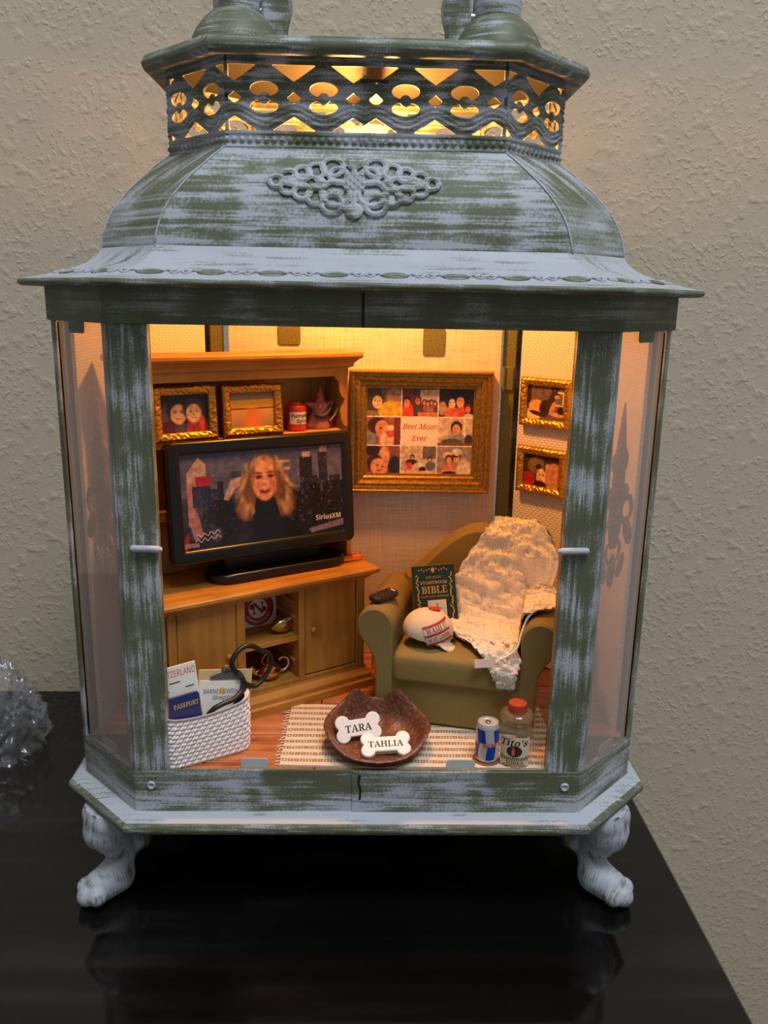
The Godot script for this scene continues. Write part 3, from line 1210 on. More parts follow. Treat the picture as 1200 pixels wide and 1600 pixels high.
func build_inside(L: Node) -> void:
	# plank floor
	var mb := MB.new()
	polyloft(mb, octs([[13.1, 6.8, 3.25, -0.3], [13.1, 6.8, 3.25, -0.13]]), true)
	cap(mb, oct(13.1, 6.8, 3.25, -0.13), Vector3.UP)
	cap(mb, oct(13.1, 6.8, 3.25, -0.3), Vector3.DOWN)
	var fl := commit(L, "floor_board", mb, mats.black_hole)
	var zs := [-0.24, -0.75, -3.3, -5.85, -8.4, -10.95, -13.7]
	for i in zs.size() - 1:
		var z0: float = zs[i]
		var z1: float = zs[i + 1]
		# width of the octagon over this strip, cut to the narrower end
		var hw := 13.0
		for z in [z0, z1]:
			var over := absf(z - ZC) - (6.8 - 3.25)
			if over > 0.0:
				hw = minf(hw, 13.05 - over)
		var cut := [-hw, -2.0 + 2.7 * ((i * 2) % 3), hw]
		for k in 2:
			mb = MB.new()
			box(mb, Vector3((cut[k] + cut[k + 1]) * 0.5, -0.06, (z0 + z1) * 0.5), Vector3(cut[k + 1] - cut[k] - 0.05, 0.12, absf(z1 - z0) - 0.06), 0.025)
			commit(fl, "plank", mb, mats.planks[(i + k * 2) % 3])
	# papered boards
	mb = MB.new()
	box(mb, Vector3(0.08, 9.7, -13.08), Vector3(14.9, 19.4, 0.22), 0.03)
	commit(L, "wallpaper_board", mb, mats.linen)
	for sx in [-1, 1]:
		mb = MB.new()
		box(mb, Vector3.ZERO, Vector3(5.4, 19.6, 0.16), 0.03)
		commit_at(L, "woven_board", mb, mats.grass, Transform3D(Basis(Vector3.UP, -sx * PI / 4), Vector3(sx * 10.62, 9.8, -11.35)))
		mb = MB.new()
		box(mb, Vector3(sx * 12.62, 9.8, -6.75), Vector3(0.2, 19.6, 5.9), 0.03)
		commit(L, "woven_board", mb, mats.grass)
		# olive door stile seen in the gap
		mb = MB.new()
		box(mb, Vector3(sx * 8.05, 9.8, -13.35), Vector3(0.72, 19.6, 0.12), 0.03)
		if sx > 0:
			box(mb, Vector3(7.98, 16.4, -13.2), Vector3(0.62, 1.3, 0.1), 0.03)
			tube(mb, PackedVector3Array([Vector3(7.72, 15.75, -13.1), Vector3(7.72, 17.05, -13.1)]), 0.1, 10)
		commit(L, "door_stile", mb, mats.olive)
		# glass in the slanted front corners
		mb = MB.new()
		box(mb, Vector3(sx * 11.42, 9.75, -1.48), Vector3(3.72, 19.4, 0.12), 0.0, Basis(Vector3.UP, sx * PI / 4))
		commit(L, "corner_pane", mb, mats.glass)
		mb = MB.new()
		for zz in [-4.95, -9.0]:
			box(mb, Vector3(sx * 13.12, 9.75, zz), Vector3(0.1, 19.4, 0.6), 0.02)
		box(mb, Vector3(sx * 12.95, 9.75, -7.0), Vector3(0.1, 19.4, 6.9), 0.02)
		commit(L, "side_backing", mb, mats.inner)
		# clips that hold the panes
		for top in [0, 1]:
			mb = MB.new()
			var pl := rrect(1.25, 0.62, 0.16)
			var yy := 19.3 if top == 1 else 0.22
			prism(mb, pl, -0.03, 0.03, 0.01, T(Vector3(sx * 11.62, yy, -1.45 if top == 1 else -1.85), Vector3(0, sx * 45, 0)))
			commit(L, "clip", mb, mats.frieze if top == 1 else mats.clip)
	for c in [[-4.68, 0.2, -0.3, 1.22, 0.56], [4.6, 0.2, -0.3, 1.3, 0.5]]:
		mb = MB.new()
		prism(mb, rrect(c[3], c[4], 0.16), -0.03, 0.03, 0.01, T(Vector3(c[0], c[1], c[2]), Vector3(-8, 0, 0)))
		commit(L, "clip", mb, mats.clip)
	for c in [[-4.05, 18.62, 1.1], [3.8, 18.35, 1.5]]:
		mb = MB.new()
		prism(mb, rrect(1.2, c[2], 0.16), -0.03, 0.03, 0.01, T(Vector3(c[0], c[1], -12.9), Vector3(2, 0, 0)))
		commit(L, "clip", mb, mats.olive)
	# back doors of the lantern, outside the papered boards
	mb = MB.new()
	box(mb, Vector3(0, 9.75, -13.85), Vector3(14.7, 19.5, 0.12), 0.02)
	commit(L, "back_door", mb, mats.frieze)
	for sx in [-1, 1]:
		mb = MB.new()
		box(mb, Vector3(sx * 11.66, 9.75, -12.3), Vector3(4.4, 19.5, 0.12), 0.02, Basis(Vector3.UP, -sx * PI / 4))
		commit(L, "back_corner_panel", mb, mats.frieze)
	# thin amber fleur ornaments stuck on the corner panes
	var f := func(x: float, y: float) -> float:
		var ax := absf(x)
		var d := -5.0
		# spear, bud, shoulders, curled side leaves, hanging tail
		if y > 5.5:
			d = maxf(d, 0.34 * pow(clampf(1.0 - (y - 5.5) / 2.3, 0.0, 1.0), 0.8) - ax)
		d = maxf(d, 0.5 * (1.0 - Vector2(ax / 0.55, (y - 5.15) / 0.72).length()))
		d = maxf(d, 0.5 * (1.0 - Vector2(ax / 0.42, (y - 4.3) / 0.7).length()))
		d = maxf(d, 0.5 * (1.0 - Vector2(ax / 0.8, (y - 3.7) / 0.42).length()))
		d = maxf(d, 0.13 - absf(Vector2((ax - 0.72) / 0.85, (y - 2.75) / 1.3).length() - 0.45))
		d = maxf(d, 0.4 * (1.0 - Vector2((ax - 0.1) / 0.3, (y - 2.3) / 1.35).length()))
		d = maxf(d, 0.5 * (1.0 - Vector2((ax - 0.95 + 0.25 * (y - 1.6)) / 0.28, (y - 1.6) / 0.7).length()))
		d = maxf(d, 0.12 - absf(Vector2(ax / 0.6, (y - 0.85) / 0.75).length() - 0.8))
		d = maxf(d, 0.5 * (1.0 - Vector2((ax - 0.62 - 0.2 * y) / 0.22, (y - 0.0) / 0.62).length()))
		d = maxf(d, 0.4 * (1.0 - Vector2(ax / 0.24, (y + 0.1) / 0.85).length()))
		return d
	var rel := func(x: float, y: float) -> float:
		return 0.1 * sqrt(clampf(f.call(x, y), 0.0, 1.0))
	for sx in [-1, 1]:
		var place := func(x: float, y: float, z: float) -> Vector3:
			var b := Basis(Vector3.UP, sx * PI / 4)
			return Vector3(sx * 10.98, 9.25 + y * 0.93, -1.36) + b * Vector3(x * 1.25, 0, z)
		mb = MB.new()
		plate(mb, f, Vector2(-1.4, -1.0), Vector2(1.4, 7.9), 0.07, 0.05, rel, place)
		commit(L, "fleur_ornament", mb, mats.amber)

func build_lamp() -> void:
	var t := thing("lamp", "small warm glowing bulb on a metal bar up in the lantern crown", "lamp", lamp_pos)
	var mb := MB.new()
	box(mb, Vector3(0, 1.25, 0), Vector3(1.1, 0.12, 8.6), 0.02)
	commit(t, "bar", mb, mats.soot)
	mb = MB.new()
	lathe(mb, [[0.0, 0.4], [0.42, 0.4], [0.5, 0.7], [0.5, 1.19]], 20)
	commit(t, "socket", mb, mats.soot)
	mb = MB.new()
	ball(mb, Vector3.ZERO, Vector3(0.6, 0.6, 0.6), Basis(), 20)
	var gm := flat(Color(1.0, 0.85, 0.6), 0.4)
	gm.emission_enabled = true
	gm.emission = Color(1.0, 0.78, 0.42)
	gm.emission_energy_multiplier = 4.0
	commit(t, "bulb", mb, gm)
	var o := OmniLight3D.new()
	o.name = "bulb_light"
	o.light_color = Color(1.0, 0.66, 0.32)
	o.light_energy = 0.05
	o.light_size = 0.005
	o.omni_range = 4.0
	o.omni_attenuation = 2.0
	o.shadow_enabled = true
	o.position = lamp_pos * U
	add_child(o)

# ------------------------------------------------------------------ cabinet with hutch
const CAB := Vector3(-4.18, 0, -5.47)
const CABY := 33.0
func cab(x: float, y: float, z: float) -> Vector3:
	return CAB + Basis(Vector3.UP, deg_to_rad(CABY)) * Vector3(x, y, z)

func rect(x0: float, x1: float, z0: float, z1: float, y: float) -> PackedVector3Array:
	return PackedVector3Array([Vector3(x0, y, z1), Vector3(x1, y, z1), Vector3(x1, y, z0), Vector3(x0, y, z0)])

func bx2(mb: MB, x0: float, x1: float, y0: float, y1: float, z0: float, z1: float, bev := 0.03) -> void:
	box(mb, Vector3((x0 + x1) * 0.5, (y0 + y1) * 0.5, (z0 + z1) * 0.5), Vector3(x1 - x0, y1 - y0, z1 - z0), bev)

func build_cabinet() -> void:
	var C := thing("media_cabinet", "light oak media cabinet with two doors, open cubbies and a tall hutch", "cabinet", CAB, Vector3(0, CABY, 0))
	var bk := -4.75
	var mb := MB.new()
	polyloft(mb, [rect(-5.82, 5.85, bk, 0.0, 0.0), rect(-5.82, 5.85, bk, 0.0, 0.42), rect(-5.74, 5.77, bk, -0.08, 0.52), rect(-5.74, 5.77, bk, -0.08, 0.78), rect(-5.6, 5.64, bk, -0.2, 0.98), rect(-5.5, 5.53, bk, -0.3, 1.08), rect(-5.5, 5.53, bk, -0.3, 1.2)], true)
	cap(mb, rect(-5.5, 5.53, bk, -0.3, 1.2), Vector3.UP)
	cap(mb, rect(-5.82, 5.85, bk, 0.0, 0.0), Vector3.DOWN)
	commit(C, "plinth", mb, mats.oak)
	mb = MB.new()
	bx2(mb, -5.4, -5.1, 1.2, 6.45, bk, -0.4)
	bx2(mb, 5.15, 5.45, 1.2, 6.45, bk, -0.4)
	bx2(mb, -5.1, 5.15, 1.2, 6.45, bk, bk + 0.15)
	bx2(mb, -1.78, -1.52, 1.2, 6.45, bk, -0.45)
	bx2(mb, 1.49, 1.77, 1.2, 6.45, bk, -0.45)
	commit(C, "body", mb, mats.oak_v)
	mb = MB.new()
	bx2(mb, -5.4, -4.98, 1.2, 6.45, -0.62, -0.36, 0.03)
	bx2(mb, -1.95, -1.5, 1.2, 6.45, -0.62, -0.36, 0.03)
	bx2(mb, 1.47, 1.82, 1.2, 6.45, -0.62, -0.36, 0.03)
	bx2(mb, 4.96, 5.45, 1.2, 6.45, -0.62, -0.36, 0.03)
	bx2(mb, -4.98, -1.95, 1.2, 1.42, -0.62, -0.37, 0.03)
	bx2(mb, 1.82, 4.96, 1.2, 1.42, -0.62, -0.37, 0.03)
	bx2(mb, -1.5, 1.47, 1.2, 1.42, -0.62, -0.37, 0.03)
	commit(C, "face_frame", mb, mats.oak_v)
	for d in [[-4.93, -1.95, -2.42, 3.55], [1.87, 4.91, 2.28, 3.95]]:
		mb = MB.new()
		bx2(mb, d[0], d[1], 1.47, 6.4, -0.66, -0.42, 0.04)
		var door := commit(C, "door", mb, mats.oak_v)
		mb = MB.new()
		lathe(mb, [[0.09, 0.0], [0.08, 0.06], [0.15, 0.12], [0.15, 0.17], [0.1, 0.22], [0.0, 0.23]], 16, Vector3(d[2], d[3], -0.42), Basis(Vector3.RIGHT, PI / 2))
		commit(door, "knob", mb, mats.oak)
	mb = MB.new()
	bx2(mb, -1.52, 1.49, 3.45, 3.72, bk + 0.15, -0.5)
	commit(C, "shelf", mb, mats.oak)
	mb = MB.new()
	bx2(mb, -1.52, 1.49, 1.2, 1.4, bk + 0.15, -0.6)
	for y in [2.2, 3.3, 4.6, 5.4]:
		bx2(mb, 1.36, 1.49, y, y + 0.14, bk + 0.2, -0.8, 0.02)
	commit(C, "cubby_floor", mb, mats.oak)
	mb = MB.new()
	polyloft(mb, [rect(-5.5, 5.55, bk, -0.32, 6.2), rect(-5.62, 5.68, bk, -0.2, 6.32), rect(-5.78, 5.82, bk, -0.12, 6.4), rect(-5.82, 5.88, bk, -0.05, 6.46), rect(-6.0, 6.05, bk, 0.05, 6.5), rect(-6.05, 6.1, bk, 0.1, 6.58), rect(-6.05, 6.1, bk, 0.1, 6.72), rect(-5.98, 6.03, bk, 0.03, 6.8), rect(-5.7, 5.75, bk, -0.28, 6.82), rect(-5.66, 5.7, bk, -0.32, 6.8)], true)
	cap(mb, rect(-5.66, 5.7, bk, -0.32, 6.8), Vector3.UP)
	cap(mb, rect(-5.5, 5.55, bk, -0.32, 6.2), Vector3.DOWN)
	commit(C, "worktop", mb, mats.oak)
	# hutch
	var hz := -2.8
	mb = MB.new()
	bx2(mb, -5.7, 5.75, 6.8, 17.4, bk, bk + 0.15)
	var back := commit(C, "hutch_back", mb, mats.oak_v)
	for k in 8:
		mb = MB.new()
		bx2(mb, -5.5 + k * 1.4, -5.47 + k * 1.4 + 0.02, 6.85, 17.0, bk + 0.15, bk + 0.17, 0.0)
		commit(back, "bead_line", mb, mats.oak)
	for sx in [-1, 1]:
		mb = MB.new()
		# side board with a wavy front edge
		var poly := PackedVector2Array([Vector2(bk, 6.8), Vector2(hz + 0.5, 6.8), Vector2(hz + 0.5, 7.6), Vector2(hz + 0.2, 8.6), Vector2(hz - 0.1, 9.4), Vector2(hz - 0.1, 10.2), Vector2(hz + 0.1, 10.7), Vector2(hz + 0.1, 11.1), Vector2(hz - 0.05, 11.6), Vector2(hz, 12.6), Vector2(hz, 17.3), Vector2(bk, 17.3)])
		prism(mb, poly, -0.15, 0.15, 0.03, Transform3D(Basis(Vector3(0, 0, 1), Vector3(0, 1, 0), Vector3(1, 0, 0)), Vector3(sx * 5.62 + 0.02, 0, 0)))
		commit(C, "hutch_side", mb, mats.oak_v)
		mb = MB.new()
		# scalloped bracket below the head rail
		var q := PackedVector2Array([Vector2(0.0, 16.9), Vector2(0.0, 13.9), Vector2(-0.25, 14.0), Vector2(-0.42, 14.4), Vector2(-0.38, 14.9), Vector2(-0.22, 15.2), Vector2(-0.2, 15.4), Vector2(-0.4, 15.55), Vector2(-0.52, 15.9), Vector2(-0.56, 16.3), Vector2(-0.8, 16.55), Vector2(-0.8, 16.9)])
		if sx < 0:
			for i in q.size():
				q[i].x = -q[i].x
		prism(mb, q, -0.1, 0.1, 0.02, T(Vector3(sx * 5.74, 0, hz + 0.02)))
		commit(C, "scalloped_bracket", mb, mats.oak_v)
	for y in [13.5, 10.0]:
		mb = MB.new()
		bx2(mb, -5.5, 5.5, y, y + 0.32, bk + 0.15, hz - 0.05)
		commit(C, "hutch_shelf", mb, mats.oak)
	mb = MB.new()
	bx2(mb, -5.75, 5.8, 16.6, 17.4, hz - 0.2, hz + 0.08)
	commit(C, "head_rail", mb, mats.oak)
	mb = MB.new()
	polyloft(mb, [rect(-5.8, 5.85, bk, hz + 0.12, 17.05), rect(-5.95, 6.0, bk, hz + 0.25, 17.1), rect(-5.98, 6.02, bk, hz + 0.28, 17.28), rect(-6.2, 6.2, bk, hz + 0.5, 17.5), rect(-6.38, 6.28, bk, hz + 0.66, 17.56), rect(-6.42, 6.32, bk, hz + 0.7, 17.66), rect(-6.42, 6.32, bk, hz + 0.7, 17.8), rect(-6.36, 6.4, bk, hz + 0.64, 17.85)], true)
	cap(mb, rect(-6.36, 6.4, bk, hz + 0.64, 17.85), Vector3.UP)
	cap(mb, rect(-5.8, 5.85, bk, hz + 0.12, 17.05), Vector3.DOWN)
	commit(C, "cornice", mb, mats.oak)

# ------------------------------------------------------------------ armchair
const CH := Vector3(4.64, 0, -3.66)
const CHY := -14.0
func chp(x: float, y: float, z: float) -> Vector3:
	return CH + Basis(Vector3.UP, deg_to_rad(CHY)) * Vector3(x, y, z)

func build_chair() -> void:
	var A := thing("armchair", "olive armchair with scrolled arms and a humped back on the rug", "armchair", CH + Vector3(0, 0.14, 0), Vector3(0, CHY, 0))
	var mb := MB.new()
	bx2(mb, -3.3, 3.1, 0.0, 2.42, -5.6, -0.14, 0.12)
	commit(A, "seat_base", mb, mats.chair)
	# cushion: a puffed slab
	mb = MB.new()
	var rows := []
	var base := rrect(6.3, 5.0, 0.5, 6)
	for r in [[0.9, 2.4], [0.97, 2.46], [1.0, 2.62], [1.0, 3.3], [0.985, 3.6], [0.95, 3.78], [0.86, 3.9], [0.6, 3.98], [0.0, 4.02]]:
		var line := PackedVector3Array()
		for p in base:
			line.append(Vector3(p.x * r[0] - 0.12, r[1] - 0.12 + 0.05 * cos(p.x), p.y * r[0] - 2.35))
		rows.append(line)
	sheet(mb, rows, true, Vector3(-0.1, 3.0, -2.35))
	commit(A, "seat_cushion", mb, mats.chair)
	for sx in [-1, 1]:
		var q := PackedVector2Array([Vector2(3.12, 0.0), Vector2(3.9, 0.0), Vector2(3.92, 1.6), Vector2(3.95, 2.7), Vector2(4.05, 3.3), Vector2(4.3, 3.8), Vector2(4.6, 4.15)])
		for i in 15:
			var a := deg_to_rad(-28.0 + i * 15.5)
			q.append(Vector2(3.98 + cos(a) * 0.92, 4.95 + sin(a) * 0.95))
		q.append(Vector2(3.1, 4.3))
		q.append(Vector2(3.05, 3.0))
		for i in q.size():
			q[i].x = q[i].x * sx - 0.1
		mb = MB.new()
		prism(mb, q, -5.9, 0.0, 0.1)
		commit(A, "arm", mb, mats.chair)
	# humped back
	var b := PackedVector2Array([Vector2(-3.75, 0.1), Vector2(3.55, 0.1)])
	var n := 28
	for i in n + 1:
		var u := 1.0 - 2.0 * i / n
		var h := 6.15 + 2.8 * pow(cos(clampf(u * 1.02, -1.0, 1.0) * PI * 0.5), 1.25)
		b.append(Vector2(u * 3.65 - 0.05 + 0.35 * (1.0 - absf(u)), h))
	mb = MB.new()
	prism(mb, b, -0.85, 0.45, 0.3, Transform3D(Basis(Vector3.RIGHT, Vector3(0, 1, -0.17), Vector3(0, 0, 1)), Vector3(0, -0.1, -4.55)))
	commit(A, "backrest", mb, mats.chair)
	for sx in [-1, 1]:
		for sz in [-0.7, -5.3]:
			mb = MB.new()
			bx2(mb, sx * 3.4 - 0.3, sx * 3.4 + 0.3, -0.02, 0.14, sz - 0.3, sz + 0.3, 0.03)
			commit(A, "leg", mb, mats.black)
	build_throw()
	build_book()
	build_cap()
	build_remote()

func build_throw() -> void:
	# rows run from behind the back over its top, down to the seat and over the front edge
	var W := thing("throw_blanket", "fluffy cream fleece blanket draped over the right side of the olive armchair", "blanket", CH, Vector3(0, CHY, 0))
	var path := [[6.9, -6.5, 1.7, 4.2], [8.3, -6.3, 1.5, 4.15], [9.25, -5.95, 1.3, 3.2], [9.35, -5.45, 1.0, 3.3], [8.75, -5.05, 0.55, 3.9], [7.9, -4.85, -0.05, 4.35], [7.0, -4.65, -0.5, 4.75], [6.1, -4.45, -0.85, 5.1], [5.2, -4.2, -1.05, 5.6], [4.55, -3.85, -1.05, 6.3], [4.3, -3.2, -0.95, 6.6], [4.24, -2.4, -0.55, 6.4], [4.22, -1.7, -0.1, 6.1], [4.2, -1.1, 0.4, 5.2], [4.16, -0.5, 0.9, 3.4], [4.0, -0.02, 1.25, 3.0], [3.6, 0.22, 1.55, 2.95], [3.1, 0.3, 1.85, 2.85], [2.65, 0.32, 2.1, 2.7]]
	var fn := FastNoiseLite.new()
	fn.seed = 5
	fn.frequency = 0.9
	fn.fractal_octaves = 3
	var fold := FastNoiseLite.new()
	fold.seed = 8
	fold.frequency = 0.22
	var rows := []
	var cols := 44
	var sub := 5
	var kk := path.size() - 1
	for i in kk * sub + 1:
		var s := minf(float(i) / sub, kk - 0.0001)
		var a := int(s)
		var f := s - a
		var q := []
		for c in 4:
			q.append(cubic_interpolate(path[a][c], path[mini(a + 1, kk)][c], path[maxi(a - 1, 0)][c], path[mini(a + 2, kk)][c], f))
		var line := PackedVector3Array()
		for j in cols + 1:
			var u := float(j) / cols
			var jag := 0.16 * fn.get_noise_2d(i * 0.55, 40.0 if u < 0.5 else 90.0)
			var x := lerpf(q[2] + jag, q[3] + jag, u)
			var y: float = q[0]
			var z: float = q[1]
			# climbs the inner side of the right arm and lies on its top
			var lim := 2.82
			if x > lim and z > -4.75 and z < -0.1:
				var e := x - lim
				var rise := maxf(0.0, 6.05 - y)
				if e < rise * 0.8:
					x = lim + 0.06 * e
					y = y + e / 0.8
				else:
					x = lim + 0.05 * rise + (e - rise * 0.8) * 0.8
					y = 6.05 + 0.16 * sin(clampf(x - lim, 0.0, 2.0) * 1.5)
			var ridge := absf(fold.get_noise_2d(x * 0.8 + y * 0.5, (s * 1.6 - x * 0.45) * 3.2))
			var d := 0.1 + 0.5 * (1.0 - ridge * 2.6 if ridge < 0.38 else 0.0) * 0.55 + 0.12 * fn.get_noise_3d(x * 1.4, y * 1.4, z * 1.4) + 0.09 * fn.get_noise_3d(x * 3.6, y * 3.6, z * 3.6)
			d = maxf(d, 0.06)
			line.append(Vector3(x, y, z) + Vector3(0, 0.75, 0.65) * d)
		rows.append(line)
	var mb := MB.new()
	sheet(mb, rows, false, Vector3(2.0, 5.5, -9.0))
	# underside
	var und := []
	for r in rows:
		var l2 := PackedVector3Array()
		for p in r:
			l2.append(p - Vector3(0, 0.14, 0.12))
		und.append(l2)
	sheet(mb, und, false, Vector3(2.0, 6.0, 9.0))
	commit(W, "cloth", mb, mats.fleece)
	# tufts of pile, nobody could count them
	var tuft := MB.new()
	for k in 3:
		var a2 := TAU * k / 3.0
		var r0 := Vector3(cos(a2) * 0.035, 0, sin(a2) * 0.035)
		var r1 := Vector3(cos(a2 + 2.1) * 0.035, 0, sin(a2 + 2.1) * 0.035)
		var m0 := r0 * 0.7 + Vector3(0.03, 0.13, 0)
		var m1 := r1 * 0.7 + Vector3(0.03, 0.13, 0)
		var tip := Vector3(0.13, 0.24, 0.02)
		var nn := (r0 + r1).normalized()
		nn = (nn * 0.35 + Vector3.UP).normalized()
		tuft.quad(r0, r1, m1, m0, nn)
		tuft.tri(m0, m1, tip, nn, nn, nn)
	var holder := commit(W, "tuft_shape", tuft, mats.fleece)
	var mesh := holder.mesh
	W.remove_child(holder)
	holder.free()
	var rng := RandomNumberGenerator.new()
	rng.seed = 77
	var xs: Array[Transform3D] = []
	for i in range(8, rows.size() - 1):
		for j in cols:
			for k in 1:
				var u := rng.randf()
				var v := rng.randf()
				var p: Vector3 = rows[i][j].lerp(rows[i][j + 1], u).lerp(rows[i + 1][j].lerp(rows[i + 1][j + 1], u), v)
				var nn: Vector3 = (rows[i][j + 1] - rows[i][j]).cross(rows[i + 1][j] - rows[i][j])
				if nn.length() < 1e-5:
					continue
				nn = nn.normalized()
				if nn.dot(Vector3(0, 0.7, 0.7)) < 0.0:
					nn = -nn
				var down: Vector3 = (rows[i + 1][j] - rows[i][j]).normalized()
				var xax := (down + Vector3(rng.randf_range(-0.9, 0.9), rng.randf_range(-0.3, 0.3), rng.randf_range(-0.5, 0.5))).normalized()
				var zax := xax.cross(nn).normalized()
				xax = nn.cross(zax).normalized()
				var sc := rng.randf_range(0.4, 0.85)
				xs.append(Transform3D(Basis(xax * sc, nn * sc * 0.55, zax * sc), (p - nn * 0.03) * U))
	var mm := MultiMesh.new()
	mm.transform_format = MultiMesh.TRANSFORM_3D
	mm.mesh = mesh
	mm.instance_count = xs.size()
	for i in xs.size():
		mm.set_instance_transform(i, xs[i])
	var mi := MultiMeshInstance3D.new()
	mi.name = "pile"
	mi.multimesh = mm
	mi.material_override = mats.fleece
	mi.set_meta("kind", "stuff")
	W.add_child(mi, true)
	# bound hem along the arm and the turned-back corner
	mb = MB.new()
	tube(mb, spline([Vector3(4.3, 6.35, -1.95), Vector3(3.7, 6.28, -1.35), Vector3(3.2, 6.0, -0.85), Vector3(2.95, 5.3, -0.4), Vector3(2.8, 4.7, -0.05), Vector3(2.35, 4.3, 0.15), Vector3(1.9, 4.1, 0.25)], 6), 0.06, 8)
	commit(W, "hem", mb, mats.paper)
	mb = MB.new()
	box(mb, Vector3(1.55, 3.98, 0.36), Vector3(1.35, 0.42, 0.06), 0.02, Basis.from_euler(Vector3(-0.5, 0.1, 0.12)))
	commit(W, "fabric_label", mb, mats.plastic_tag)

func build_book() -> void:
	var B := thing("book", "dark green book with gold lettering and leaf border leaning on the armchair back", "book", chp(-1.72, 5.72, -3.55), Vector3(-13, -5, 7))
	var w := 2.2
	var h := 3.1
	var mb := MB.new()
	box(mb, Vector3(0, 0, 0.17), Vector3(w, h, 0.04), 0.012)
	box(mb, Vector3(0, 0, -0.17), Vector3(w, h, 0.04), 0.012)
	box(mb, Vector3(-w * 0.5 + 0.03, 0, 0), Vector3(0.06, h, 0.36), 0.012)
	var green := flat(Color(0.1, 0.2, 0.16), 0.5)
	commit(B, "cover", mb, green)
	mb = MB.new()
	box(mb, Vector3(0.02, 0, 0), Vector3(w - 0.1, h - 0.08, 0.3), 0.01)
	commit(B, "pages", mb, mats.paper)
	var z := 0.197
	var goldp := flat(Color(0.78, 0.66, 0.38), 0.5)
	mb = MB.new()
	text(mb, "BIBLE", 0.52, T(Vector3(0, 0.28, z)), "Droid Serif", true, 0.0, null, 0.85)
	text(mb, "STORYBOOK", 0.22, T(Vector3(0, 0.66, z)), "Droid Serif", true)
	text(mb, "THE JESUS", 0.16, T(Vector3(0, 0.93, z)), "Droid Serif")
	text(mb, "EVERY STORY WHISPERS", 0.12, T(Vector3(0, -0.06, z)), "Droid Serif")
	commit(B, "lettering", mb, goldp)
	mb = MB.new()
	box(mb, Vector3(0.08, -0.68, z), Vector3(0.95, 0.85, 0.01), 0.0)
	commit(B, "white_panel", mb, mats.paper)
	mb = MB.new()
	tube(mb, spline([Vector3(-0.15, -0.72, z + 0.01), Vector3(0.05, -0.64, z + 0.01), Vector3(0.08, -0.85, z + 0.01), Vector3(0.12, -0.64, z + 0.01), Vector3(0.32, -0.72, z + 0.01)], 4), 0.014, 5)
	tube(mb, spline([Vector3(0.03, -0.42, z + 0.01), Vector3(0.08, -0.62, z + 0.01), Vector3(0.14, -0.42, z + 0.01)], 4), 0.014, 5)
	commit(B, "panel_drawing", mb, mats.ink)
	mb = MB.new()
	var rng := RandomNumberGenerator.new()
	rng.seed = 31
	for k in 44:
		var s := -1.0 if k % 2 == 0 else 1.0
		var y := -1.35 + 2.5 * (k / 44.0)
		ball(mb, Vector3(s * (0.86 + rng.randf_range(-0.08, 0.08)), y, z), Vector3(0.035, 0.09, 0.006), Basis(Vector3.BACK, rng.randf_range(-0.9, 0.9)), 6)
	for k in 12:
		ball(mb, Vector3(-0.72 + k * 0.13, 1.32 + 0.05 * sin(k * 2.1), z), Vector3(0.06, 0.03, 0.006), Basis(Vector3.BACK, k * 0.8), 6)
	ball(mb, Vector3(0, 1.3, z), Vector3(0.1, 0.14, 0.01), Basis(), 8)
	commit(B, "leaf_border", mb, goldp)

